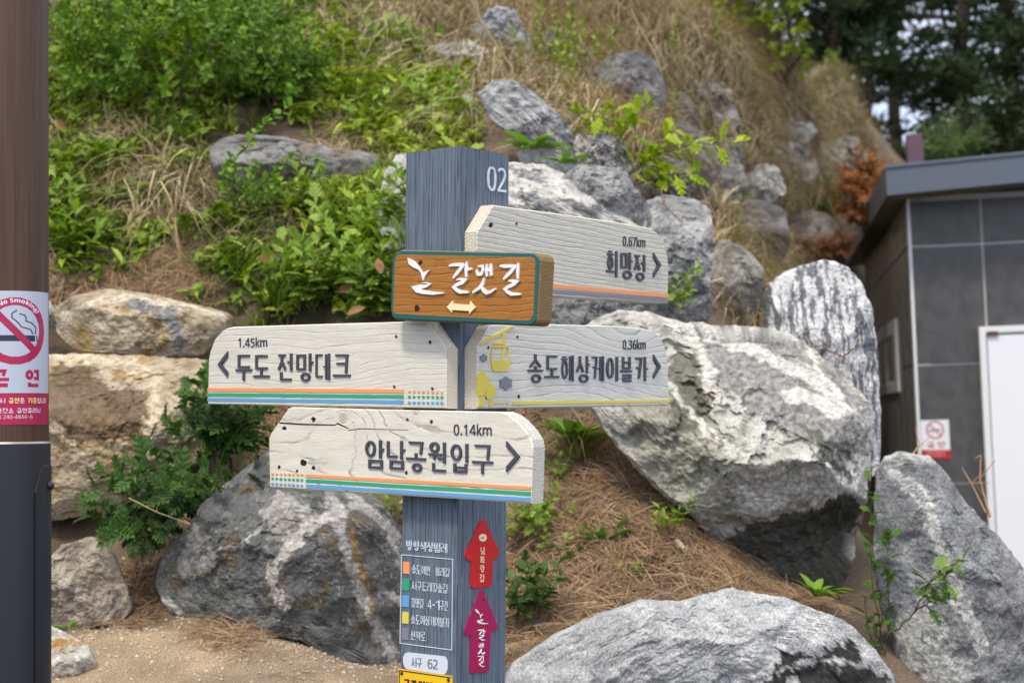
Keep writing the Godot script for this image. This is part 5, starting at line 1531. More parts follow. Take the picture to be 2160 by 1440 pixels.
func build_pole() -> void:
	var d := 3.3
	var R := 75.0 * d / F
	var foot := P(24, 1440, d)
	var up := (P(25.5, 0, d) - foot).normalized()
	foot -= up * (foot.y + 0.03)
	var root := thing("lamp_pole", "round brown wood grained pole with a black lower sleeve, cut by the left edge", "pole", foot)
	var xa := (Vector3.RIGHT - up * up.x).normalized()
	var za := xa.cross(up)
	var xf := Transform3D(Basis(xa, up, za), Vector3.ZERO)
	var h_of := func(py: float) -> float: return (P(27, py, d) - foot).dot(up)
	# brown shaft
	var im := Image.create(512, 256, false, Image.FORMAT_RGB8)
	for y in 256:
		for x in 512:
			var g := n_fbm.get_noise_2d(x * 0.09, y * 0.012)
			var g2 := n_fine.get_noise_2d(x * 0.5, y * 0.03 + 90.0)
			var c := Color(0.062, 0.025, 0.010) * (1.0 + 0.55 * g + 0.3 * g2)
			im.set_pixel(x, y, c.linear_to_srgb())
	var wood := mat("brown_film", Color.WHITE, 0.5)
	wood.albedo_texture = ImageTexture.create_from_image(im)
	var cyl := func(r0: float, r1: float, y0: float, y1: float, a0: float, a1: float, k: int, flip: bool) -> Buf:
		var b := Buf.new()
		for i in k + 1:
			var t := float(i) / k
			var a := lerpf(a0, a1, t)
			b.add(Vector3(sin(a) * r0, y0, cos(a) * r0), Vector2(t, 1.0))
			b.add(Vector3(sin(a) * r1, y1, cos(a) * r1), Vector2(t, 0.0))
		for i in k: b.quad(i * 2, i * 2 + 1, i * 2 + 3, i * 2 + 2)
		return b
	part(root, "shaft", cyl.call(R, R * 0.985, h_of.call(940), h_of.call(-900), -PI, PI, 72, false).mesh(), wood, xf)
	mat("black_sleeve", lin(0.011, 0.013, 0.019), 0.42)
	var hb: float = h_of.call(936)
	var sleeve: Buf = cyl.call(R * 1.0, R * 1.05, 0.0, hb, -PI, PI, 72, false)
	part(root, "sleeve", sleeve.mesh(), M.black_sleeve, xf)
	var rim: Buf = cyl.call(R * 1.052, R * 1.002, hb, hb + 0.004, -PI, PI, 72, false)
	part(root, "sleeve_rim", rim.mesh(), M.steel, xf)
	# service hatch with its bolt on the sleeve
	var hatch := Buf.new()
	var top: float = h_of.call(985)
	var hp := PackedVector2Array()
	for q in [[0.62, 0.0], [0.66, top - 0.05], [0.74, top - 0.015], [0.95, top], [1.25, top], [1.5, top - 0.03], [1.5, 0.0]]: hp.append(Vector2(q[0], q[1]))
	for i in 24:
		var a := lerpf(0.9, 1.78, i / 23.0)
		var yt := top - 0.05 * pow(clampf((1.22 - a) / 0.3, 0.0, 1.0), 1.6)
		var rr := R * 1.075
		var r0 := R * 1.045
		hatch.add(Vector3(sin(a) * r0, 0, cos(a) * r0))
		hatch.add(Vector3(sin(a) * rr, yt, cos(a) * rr))
		hatch.add(Vector3(sin(a) * r0, yt + 0.004, cos(a) * r0))
	for i in 23:
		hatch.quad(i * 3, i * 3 + 1, i * 3 + 4, i * 3 + 3)
		hatch.quad(i * 3 + 1, i * 3 + 2, i * 3 + 5, i * 3 + 4)
	part(root, "hatch", hatch.mesh(), M.black_sleeve, xf)
	var bolt := SphereMesh.new()
	bolt.radius = 0.009
	bolt.height = 0.018
	bolt.radial_segments = 14
	bolt.rings = 8
	part(root, "bolt", bolt, M.black_sleeve, xf * Transform3D(Basis.IDENTITY, Vector3(sin(1.5) * R * 1.08, h_of.call(1025), cos(1.5) * R * 1.08)))
	# sticker wrapped round the shaft
	var sm := mat("sticker_print", Color.WHITE, 0.3)
	sm.albedo_texture = sticker_print()
	var st: Buf = cyl.call(R * 1.012, R * 1.012, h_of.call(896), h_of.call(619), -0.885, 1.615, 40, false)
	part(root, "no_smoking_sticker", st.mesh(), sm, xf, "white and crimson no smoking sticker wrapped round the pole")

# ---------------------------------------------------------------- the hut
func build_hut() -> void:
	var d := 10.8
	var C := P(1936, 880, d)
	var be := deg_to_rad(8.0)
	var fr := Vector3(cos(be), 0, sin(be))
	var lf := Vector3(sin(be), 0, -cos(be))
	C.y = 0.0
	var root := thing("hut", "small dark tiled hut with a flat blue grey roof, white door and side window", "hut", C)
	var A := Face.new()
	A.eye = EYE - C
	A.xf = Transform3D(Basis(fr, Vector3.UP, fr.cross(Vector3.UP)), Vector3.ZERO)
	var B := Face.new()
	B.eye = A.eye
	B.xf = Transform3D(Basis(-lf, Vector3.UP, (-lf).cross(Vector3.UP)), Vector3.ZERO)
	var tile := mat("wall_tile", lin(0.052, 0.054, 0.062), 0.45)
	tile.albedo_texture = noise_tex(61, 0.012, 4, 0.82, 1.08, 256)
	triplanar(tile, 2.0)
	tile.albedo_color = lin(0.070, 0.069, 0.072)
	var lightened_side_tile := mat("lightened_side_tile", lin(0.30, 0.305, 0.31), 0.25)  # paler than the front tile: reflected light painted into the side wall colour
	lightened_side_tile.metallic_specular = 0.8
	lightened_side_tile.albedo_texture = tile.albedo_texture
	triplanar(lightened_side_tile, 2.0)
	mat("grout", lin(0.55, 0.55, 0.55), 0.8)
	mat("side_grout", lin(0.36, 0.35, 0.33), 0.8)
	mat("roof_metal", lin(0.085, 0.105, 0.145), 0.4)
	mat("frame_white", lin(0.72, 0.73, 0.76), 0.4)
	mat("door_white", lin(0.76, 0.78, 0.83), 0.35)
	mat("purple_paint", lin(0.10, 0.05, 0.075), 0.6)
	mat("pane", lin(0.22, 0.22, 0.21), 0.12)
	mat("soffit", lin(0.16, 0.15, 0.13), 0.7)
	var ys := [-0.1]
	for py in [1271, 1021, 770, 520, 424]: ys.append(on(A, 1925, py).y)
	var wallh: float = ys[-1] + 0.03
	var wa := Buf.new()
	wa.box(Vector3(0, -0.1, -4.3), Vector3(3.6, wallh, -0.012))
	part(root, "wall", wa.mesh(), M.grout, A.xf)
	var seam := on(A, 2076, 500).x - on(A, 1921, 500).x
	for r in ys.size() - 1:
		for c in 8:
			var b := Buf.new()
			var x0: float = 0.012 if c == 0 else seam * c + 0.007
			b.box(Vector3(x0, ys[r] + 0.007, -0.02), Vector3(seam * (c + 1) - 0.007, ys[r + 1] - 0.007, rnd(0.0, 0.002)), 0.002)
			part(root, "tile", b.mesh(), tile, A.xf)
	var sb := Buf.new()
	sb.box(Vector3(-4.3, -0.1, -0.1), Vector3(-0.002, wallh, 0.0))
	part(root, "side_wall", sb.mesh(), M.side_grout, B.xf)
	for r in ys.size() - 1:
		for c in 9:
			var b := Buf.new()
			b.box(Vector3(-seam * (c + 1) + 0.006, ys[r] + 0.006, 0.001), Vector3(-seam * c - (0.012 if c == 0 else 0.006), ys[r + 1] - 0.006, 0.008 + rnd(0.0, 0.002)), 0.002)
			part(root, "lightened_side_tile", b.mesh(), lightened_side_tile, B.xf)
	var cb := Buf.new()
	cb.box(Vector3(-0.004, -0.1, -0.02), Vector3(0.013, wallh, 0.008))
	part(root, "corner_trim", cb.mesh(), M.frame_white, A.xf)
	# roof slab, rising a little to the right
	var ov := 0.15
	var fo := 0.32
	var yb: float = ys[-1] + 0.005
	var rb := Buf.new()
	var slab := []
	for q in [[-ov, fo], [3.9, fo], [3.9, -4.6], [-ov, -4.6]]: slab.append(Vector3(q[0], yb + 0.045 * (q[0] + ov), q[1]))
	var th := Vector3(0, 0.185, 0)
	rb.fquad(slab[0] + th, slab[3] + th, slab[2] + th, slab[1] + th)
	for i in 4:
		var j := (i + 1) % 4
		rb.fquad(slab[i], slab[i] + th, slab[j] + th, slab[j])
	part(root, "roof", rb.mesh(), M.roof_metal, A.xf)
	var so := Buf.new()
	var dn := Vector3(0, 0.004, 0)
	so.fquad(slab[0] + dn, slab[1] + dn, slab[2] + dn, slab[3] + dn)
	part(root, "soffit", so.mesh(), M.soffit, A.xf)
	var ca := Buf.new()
	ca.box(Vector3(-ov - 0.01, 0, 0), Vector3(3.91, 0.02, 0.012), 0.003)
	part(root, "roof_edge", ca.mesh(), M.roof_metal, A.xf * Transform3D(Basis(Vector3.BACK, atan(0.045)), Vector3(0, yb + 0.172, fo)))
	# purple upright behind the roof edge
	var vb := Buf.new()
	var vp := P(1932, 355, 12.3) - C
	vb.box(Vector3(-0.058, -0.35, -0.05), Vector3(0.058, 0.245, 0.05), 0.004)
	part(root, "vent_post", vb.mesh(), M.purple_paint, Transform3D(Basis(fr, Vector3.UP, fr.cross(Vector3.UP)), vp))
	# door
	var dl := on(A, 2067, 760).x
	var dtop := on(A, 2075, 690).y
	var dw := 1.0
	var df := Buf.new()
	df.box(Vector3(dl, 0.0, -0.01), Vector3(dl + 0.042, dtop, 0.05), 0.004)
	df.box(Vector3(dl + dw, 0.0, -0.01), Vector3(dl + dw + 0.042, dtop, 0.05), 0.004)
	df.box(Vector3(dl + 0.042, dtop - 0.042, -0.01), Vector3(dl + dw, dtop, 0.05), 0.004)
	var door := part(root, "door", df.mesh(), M.frame_white, A.xf)
	var lb := Buf.new()
	lb.box(Vector3(dl + 0.05, 0.02, 0.0), Vector3(dl + dw - 0.008, dtop - 0.052, 0.038), 0.003)
	part(door, "door_leaf", lb.mesh(), M.door_white)
	var hb := Buf.new()
	hb.box(Vector3(dl + 0.05, dtop - 0.055, 0.03), Vector3(dl + 0.115, dtop - 0.03, 0.06), 0.003)
	part(door, "hinge", hb.mesh(), M.rusty_steel)
	var kb := Buf.new()
	kb.box(Vector3(dl + dw - 0.1, 1.0, 0.03), Vector3(dl + dw - 0.06, 1.14, 0.075), 0.01)
	part(door, "door_handle", kb.mesh(), M.steel)
	# sliding window in the side wall
	var a := on(B, 1850, 712)
	var e := on(B, 1902, 826)
	var wx0 := a.x
	var wx1 := e.x
	var wy1 := on(B, 1902, 666).y
	var wy0 := e.y
	var wf := Buf.new()
	var fw := 0.24
	var fw2 := 0.1
	var pr := 0.022
	wf.box(Vector3(wx0, wy0, 0), Vector3(wx0 + fw, wy1, pr), 0.004)
	wf.box(Vector3(wx1 - fw, wy0, 0), Vector3(wx1, wy1, pr), 0.004)
	wf.box(Vector3(wx0 + fw, wy1 - fw2, 0), Vector3(wx1 - fw, wy1, pr), 0.004)
	wf.box(Vector3(wx0 + fw, wy0, 0), Vector3(wx1 - fw, wy0 + fw2 * 0.8, pr), 0.004)
	var wm := (wx0 + wx1) * 0.5
	wf.box(Vector3(wm - 0.08, wy0 + fw2 * 0.8, 0), Vector3(wm + 0.08, wy1 - fw2, pr - 0.003), 0.004)
	var win := part(root, "window", wf.mesh(), M.frame_white, B.xf)
	for s in 2:
		var pb := Buf.new()
		pb.box(Vector3(wx0 + fw if s == 0 else wm + 0.08, wy0 + fw2 * 0.8, 0.009), Vector3(wm - 0.08 if s == 0 else wx1 - fw, wy1 - fw2, 0.014))
		part(win, "pane", pb.mesh(), M.pane)
	# the small no smoking sign
	var p := outline(A, [1942, 886.5, 2002, 884.5, 2006, 967.5, 1945.5, 967], 0.006)
	var g := Buf.new()
	for u in p: g.add(Vector3(u.x, u.y, 0.007))
	g.uv = PackedVector2Array([Vector2(0, 0), Vector2(1, 0), Vector2(1, 1), Vector2(0, 1)])
	g.quad(0, 1, 2, 3)
	var m := mat("small_sign_print", Color.WHITE, 0.35)
	var im := Image.create(240, 330, false, Image.FORMAT_RGB8)
	im.fill(lin(0.72, 0.74, 0.78))
	var red := lin(0.42, 0.003, 0.012)
	var fl := Transform2D(Vector2(1, 0), Vector2(0, 1), Vector2(120, 84))
	fill_all(im, stroke([Vector2(70, 92), Vector2(160, 84)], 12), Transform2D.IDENTITY, lin(0.03, 0.03, 0.04))
	fill_all(im, ring(Vector2.ZERO, 76, 76, 12), fl, red)
	fill_all(im, stroke([Vector2(68, 32), Vector2(172, 136)], 11, false), Transform2D.IDENTITY, red)
	print_korean(im, "금", 50, 118, 184, 236, 9, red)
	print_korean(im, "연", 136, 208, 184, 236, 9, red)
	im.fill_rect(Rect2i(0, 254, 240, 76), red)
	print_korean(im, "금연은기본입니다", 40, 200, 268, 284, 2.4, lin(0.75, 0.55, 0.5))
	print_korean(im, "보건소금연클리닉", 40, 200, 296, 310, 2.2, lin(0.75, 0.55, 0.5))
	m.albedo_texture = ImageTexture.create_from_image(im)
	part(root, "no_smoking_sign", g.mesh(), m, A.xf, "small no smoking sign on the front wall")

# ---------------------------------------------------------------- trees on the ridge
func pine(label: String, px0: float, py0: float, px1: float, py1: float, d: float, r: float, limbs: int, spread: float, low: float) -> void:
	var foot := P(px0, py0, d)
	foot.y = height(foot.x, d) - 0.1
	var top := P(px1, py1, d)
	var root := thing("pine_tree", label, "pine tree", foot)
	var v := top - foot
	var tp := []
	var tr := []
	for i in 9:
		var t := i / 8.0
		tp.append(v * t + Vector3(sin(t * 5.0 + px0) * 0.12, 0, cos(t * 4.0 + px0) * 0.12) * sin(t * PI))
		tr.append(r * (1.0 - 0.75 * t))
	var tb := Buf.new()
	tb.tube(tp, tr, 9)
	part(root, "trunk", tb.mesh(), M.bark)
	var lb := Buf.new()
	var cb := Buf.new()
	limbs = int(limbs * 0.8)
	for k in limbs:
		var t := lerpf(low, 0.98, (k + rnd(0.0, 0.8)) / limbs)
		var o: Vector3 = v * t
		var a := rnd(0, TAU)
		var len := spread * rnd(0.6, 1.1) * (1.15 - t * 0.55)
		var dir := Vector3(cos(a), rnd(-0.12, 0.3), sin(a) * 0.7)
		var mid := o + dir * len * 0.5 + Vector3(0, rnd(-0.1, 0.15), 0)
		var end := o + dir * len
		lb.tube([o, mid, end], [r * 0.3, r * 0.19, r * 0.06], 5)
		for c in 6:
			var w := lerpf(0.35, 1.05, c / 5.0)
			var cc := (o.lerp(mid, w * 2.0) if w < 0.5 else mid.lerp(end, w * 2.0 - 1.0)) + Vector3(rnd(-0.3, 0.3), rnd(-0.05, 0.2), rnd(-0.3, 0.3))
			var g := rnd(0.6, 1.25)
			if rng.randf() < 0.2: continue
			for n in 60:
				var nd := Vector3(rnd(-1, 1), rnd(-0.45, 1), rnd(-1, 1)).normalized()
				var b0 := cc + Vector3(rnd(-1, 1), rnd(-0.4, 0.4), rnd(-1, 1)) * 0.24
				var nl := rnd(0.12, 0.22)
				var side := nd.cross(Vector3(rnd(-1, 1), rnd(-1, 1), rnd(-1, 1))).normalized() * 0.026
				cb.col = Color(0.034, 0.06, 0.022) * g * rnd(0.7, 1.3)
				cb.ftri(b0 - side, b0 + nd * nl, b0 + side)
	part(root, "limb", lb.mesh(), M.bark)
	part(root, "crown", cb.mesh(), M.grass)

func build_trees() -> void:
	pine("dark pine with a straight trunk, second from the right above the hut roof", 2045, 345, 2030, -420, 22.0, 0.13, 30, 2.3, 0.12)
	pine("dark pine at the right edge above the hut roof", 2118, 345, 2128, -420, 23.5, 0.17, 28, 2.4, 0.12)
	pine("dark pine at the far right, its trunk outside the frame", 2290, 350, 2280, -400, 21.0, 0.16, 30, 2.6, 0.1)
	pine("pine with a leaning trunk, leftmost of the dark pines on the ridge", 1715, 210, 1765, -350, 19.5, 0.09, 30, 1.9, 0.3)
	pine("pine between the leaning trunk and the straight trunk, further back", 1900, 335, 1885, -380, 27.0, 0.14, 34, 2.6, 0.12)
	pine("slender pine just right of the leaning one, low branches over the dry slope", 1815, 310, 1800, -360, 20.5, 0.08, 34, 1.7, 0.08)
	# the light broadleaf tree left of the pines
	var foot := ground(1640, 225)
	var td := -foot.z
	var root := thing("broadleaf_tree", "young yellow green broadleaf tree at the top, left of the dark pines", "tree", foot)
	var tb := Buf.new()
	var cb := Buf.new()
	for k in 6:
		var e := P([1560, 1620, 1680, 1590, 1650, 1710][k], [-60, -150, -100, 60, -20, 90][k], td + rnd(-0.4, 0.4)) - foot
		tb.tube([Vector3(rnd(-0.1, 0.1), 0, rnd(-0.1, 0.1)), e * 0.5 + Vector3(rnd(-0.1, 0.1), 0, 0), e], [0.035, 0.022, 0.006], 6)
	part(root, "trunk", tb.mesh(), M.bark)
	for k in 2600:
		var q := Vector2(rnd(1490, 1700), rnd(-220, 150))
		if n_soft.get_noise_2d(q.x * 0.018, q.y * 0.018) < -0.12 or q.x < 1500 + maxf(0.0, q.y) * 0.4: continue
		var c := P(q.x, q.y, td + rnd(-0.6, 0.6)) - foot
		cb.col = Color(0.30, 0.34, 0.02).lerp(Color(0.15, 0.25, 0.02), rng.randf()) * rnd(0.6, 1.1)
		leaf(cb, c, Vector3(rnd(-1, 1), rnd(-0.7, 0.5), rnd(-1, 1)).normalized(), Vector3(rnd(-0.5, 0.5), 1, rnd(-0.5, 0.5)), rnd(0.06, 0.1), 0.04, 0.3)
	part(root, "crown", cb.mesh(), M.leaf)

# ---------------------------------------------------------------- leaves
func leaf(b: Buf, at: Vector3, dir: Vector3, up: Vector3, len: float, wid: float, droop := 0.4) -> void:
	var t := dir.normalized()
	var s := t.cross(up).normalized()
	var u := s.cross(t)
	var rows := []
	for i in 5:
		var k := i / 4.0
		var c := at + t * len * k - u * len * droop * k * k * 0.5
		var w := wid * 0.5 * pow(sin(PI * clampf(k * 0.93 + 0.05, 0.0, 1.0)), 0.75)
		if i == 4: w = 0.0
		rows.append([b.add(c - s * w + u * w * 0.45), b.add(c), b.add(c + s * w + u * w * 0.45)])
	for i in 4:
		b.quad(rows[i][0], rows[i + 1][0], rows[i + 1][1], rows[i][1])
		b.quad(rows[i][1], rows[i + 1][1], rows[i + 1][2], rows[i][2])

func lobed(b: Buf, at: Vector3, dir: Vector3, up: Vector3, len: float, droop := 0.4) -> void:   # a deeply cut leaf
	var t := dir.normalized()
	var s := t.cross(up).normalized()
	var u := s.cross(t)
	for k in 3:
		var f := 0.28 + 0.22 * k
		var c := at + t * len * f - u * len * droop * f * f * 0.5
		var l := len * (0.42 - 0.06 * k)
		for g in [-1.0, 1.0]: leaf(b, c, t * 0.75 + s * g * 0.8 + u * 0.12, u, l, l * 0.42, 0.3)
	leaf(b, at, t, u, len, len * 0.2, droop)
	leaf(b, at + t * len * 0.55 - u * len * droop * 0.15, t - u * droop * 0.6, u, len * 0.5, len * 0.24, 0.2)

func blade(b: Buf, at: Vector3, dir: Vector3, len: float, wid: float, bend: float) -> void:
	var t := dir.normalized()
	var flat := Vector3(t.x, 0, t.z)
	flat = flat.normalized() if flat.length() > 0.01 else Vector3.RIGHT
	var s := t.cross(Vector3.UP)
	s = s.normalized() if s.length() > 0.01 else Vector3.BACK
	var pl := -1
	var pr := -1
	for i in 5:
		var k := i / 4.0
		var c := at + t * len * k + flat * len * bend * k * k * 0.6 - Vector3.UP * len * bend * k * k * k * 0.75
		var w := wid * 0.5 * (1.0 - pow(k, 1.6))
		var l := b.add(c - s * w)
		var r := b.add(c + s * w + Vector3.UP * w * 0.4)
		if i: b.quad(pl, l, r, pr)
		pl = l
		pr = r

func twig(kind: String, col: Color, col2: Color, n: int, len: float, size: float) -> ArrayMesh:     # a stem along +y with its leaves
	var b := Buf.new()
	var p := []
	var r := []
	var bend := Vector3(rnd(-0.2, 0.2), 0, rnd(-0.2, 0.2))
	for i in 5:
		var t := i / 4.0
		p.append(Vector3(0, len * t, 0) + bend * len * t * t)
		r.append(0.0016 * (1.0 - 0.6 * t))
	b.col = col2.lerp(Color(0.10, 0.07, 0.03), 0.5)
	b.tube(p, r, 4)
	for i in n:
		var t := lerpf(0.12, 1.0, i / (n - 1.0))
		var at: Vector3 = (p[int(t * 3.99)] as Vector3).lerp(p[int(t * 3.99) + 1], fmod(t * 3.99, 1.0))
		var a := i * 2.4 + rnd(-0.5, 0.5)
		var dir := Vector3(cos(a), lerpf(0.35, 1.4, t * t), sin(a))
		b.col = col.lerp(col2, rng.randf()) * rnd(0.9, 1.5)
		var l := size * rnd(0.7, 1.15) * (1.0 - 0.25 * t)
		match kind:
			"lobed": lobed(b, at, dir, Vector3(rnd(-0.3, 0.3), 1, rnd(-0.3, 0.3)), l, rnd(0.2, 0.7))
			"lance": leaf(b, at, dir, Vector3.UP, l, l * 0.26, rnd(0.3, 0.9))
			_: leaf(b, at, dir, Vector3(rnd(-0.4, 0.4), 1, rnd(-0.4, 0.4)), l, l * 0.58, rnd(0.1, 0.5))
	return b.mesh()

func turn_to(y: Vector3, roll: float, s: float) -> Basis:
	var a := y.normalized()
	var x := a.cross(Vector3(0.3, 0.2, 0.9)).normalized()
	return (Basis(x, a, x.cross(a)).rotated(a, roll)).scaled(Vector3(s, s, s))

# a bush: twigs pointing outwards from a rounded body (radii in metres), standing at its base
func bush(called: String, label: String, base: Vector3, rad: Vector3, kinds: Array, n: int, s: float, category := "bush") -> void:
	var root := thing(called, label, category, base)
	var sb := Buf.new()
	sb.col = Color(0.07, 0.05, 0.03)
	for k in 7:
		var e := Vector3(rnd(-0.7, 0.7) * rad.x, rad.y * rnd(0.8, 1.4), rnd(-0.7, 0.7) * rad.z)
		sb.tube([Vector3(e.x * 0.15, -0.05, e.z * 0.15), e * 0.5, e], [0.007, 0.005, 0.002], 5)
	part(root, "stem", sb.mesh(), M.twig)
	for i in n:
		var q := Vector3(rnd(-1, 1), rnd(-0.75, 1), rnd(-1, 1))
		while q.length() > 1.0 or q.length() < 0.45: q = Vector3(rnd(-1, 1), rnd(-0.75, 1), rnd(-1, 1))
		q *= 1.0 + 0.25 * n_soft.get_noise_3d(q.x * 2.0 + base.x * 7.0, q.y * 2.0, q.z * 2.0 + base.z)
		var out := (q + Vector3(rnd(-0.4, 0.4), 0.55, rnd(-0.4, 0.4)))
		part(root, "leafy_twig", kinds[rng.randi() % kinds.size()], M.leaf, Transform3D(turn_to(out, rnd(0, TAU), s * rnd(0.75, 1.2)), Vector3(q.x * rad.x, rad.y + q.y * rad.y, q.z * rad.z) - out.normalized() * 0.06 * s))

# stems rising from one foot, each a twig mesh
func weed(called: String, label: String, base: Vector3, kinds: Array, n: int, s: float, lean: float, category := "weed", tilt := Vector3.ZERO) -> void:
	var root := thing(called, label, category, base)
	for i in n:
		var a := TAU * i / n + rnd(-0.4, 0.4)
		var l := lean * rnd(0.2, 1.0)
		part(root, "leafy_stem", kinds[rng.randi() % kinds.size()], M.leaf, Transform3D(turn_to(Vector3(cos(a) * l, 1, sin(a) * l) + tilt, rnd(0, TAU), s * rnd(0.7, 1.15)), Vector3(cos(a), 0, sin(a)) * 0.015 - Vector3(0, 0.01, 0)))

func rosette(called: String, label: String, base: Vector3, n: int, len: float, wid: float, rise: float, col: Color, tilt := Vector3.ZERO, category := "plant") -> void:
	var root := thing(called, label, category, base)
	var shapes := []
	for k in 4:
		var b := Buf.new()
		b.col = col * rnd(0.8, 1.2)
		leaf(b, Vector3.ZERO, Vector3.RIGHT, Vector3.UP, len, wid, rnd(0.35, 0.8))
		shapes.append(b.mesh())
	for i in n:
		var a := i * 2.399 + rnd(-0.3, 0.3)
		var up := rise * rnd(0.5, 1.3) * (0.4 + 0.8 * i / n)
		var dir := (Vector3(cos(a), up, sin(a)) + tilt).normalized()
		var side := dir.cross(Vector3.UP).normalized()
		part(root, "leaf", shapes[i % 4], M.leaf, Transform3D(Basis(dir, side.cross(dir), side).scaled(Vector3.ONE * rnd(0.65, 1.15)), Vector3(cos(a), 0, sin(a)) * 0.008))

# branches along given lines, leaves all the way
func trailing(called: String, label: String, lines: Array, d: float, kind: String, size: float, gap: float, cols: Array, category: String, r := 0.0025, from := 0.1) -> void:
	var p0: Vector2 = V2(lines[0])[0]
	var base := P(p0.x, p0.y, d)
	var root := thing(called, label, category, base)
	for ln in lines:
		var px := V2(ln)
		var pts := []
		for i in px.size():
			for k in 6:
				if i == px.size() - 1 and k > 0: break
				var q: Vector2 = px[i].lerp(px[mini(i + 1, px.size() - 1)], k / 6.0)
				pts.append(P(q.x + rnd(-3, 3), q.y + rnd(-3, 3), d - 0.004 * pts.size() + rnd(-0.02, 0.02)) - base)
		var rr := []
		for i in pts.size(): rr.append(r * (1.0 - 0.7 * i / pts.size()))
		var sb := Buf.new()
		sb.col = Color(0.09, 0.06, 0.035)
		sb.tube(pts, rr, 5)
		var branch := part(root, "branch", sb.mesh(), M.twig)
		var total := 0.0
		var next := gap
		var n := 0
		for i in pts.size() - 1:
			var a: Vector3 = pts[i]
			var e: Vector3 = pts[i + 1]
			var l := a.distance_to(e)
			while next < total + l:
				var at := a.lerp(e, (next - total) / l)
				next += gap * rnd(0.7, 1.3)
				if float(i) / pts.size() < from: continue
				var t := (e - a).normalized()
				var ang := n * 2.4 + rnd(-0.4, 0.4)
				n += 1
				var side := t.cross(Vector3.BACK).normalized()
				var dir := t * rnd(0.3, 0.9) + (side * cos(ang) + side.cross(t) * sin(ang)) + Vector3(0, 0.25, 0.1)
				var b := Buf.new()
				b.col = (cols[0] as Color).lerp(cols[1], rng.randf()) * rnd(0.8, 1.2)
				var sz := size * rnd(0.65, 1.2)
				if kind == "lobed": lobed(b, Vector3.ZERO, dir, Vector3(rnd(-0.3, 0.3), 1, rnd(0.0, 0.7)), sz, rnd(0.2, 0.6))
				else: leaf(b, Vector3.ZERO, dir, Vector3(rnd(-0.3, 0.3), 1, rnd(0.0, 0.7)), sz, sz * 0.6, rnd(0.1, 0.5))
				part(branch, "leaf", b.mesh(), M.leaf, Transform3D(Basis.IDENTITY, at))
			total += l

func tuft_mesh(n: int, len: float, wid: float, spread: float, cols: Array, bend := 1.0) -> ArrayMesh:
	var b := Buf.new()
	for i in n:
		var a := rnd(0, TAU)
		var r := rnd(0, 1)
		b.col = (cols[rng.randi() % cols.size()] as Color) * rnd(0.75, 1.2)
		blade(b, Vector3(cos(a), 0, sin(a)) * r * 0.03, Vector3(cos(a) * spread * r, 1, sin(a) * spread * r), len * rnd(0.5, 1.1), wid, rnd(0.2, 1.1) * bend)
	return b.mesh()

func tufts(called: String, label: String, base: Vector3, mesh: ArrayMesh, s: float, category := "grass") -> void:
	tag(part(self, called, mesh, M.grass, Transform3D(Basis(Vector3.UP, rnd(0, TAU)).scaled(Vector3.ONE * s), base)), label, category)

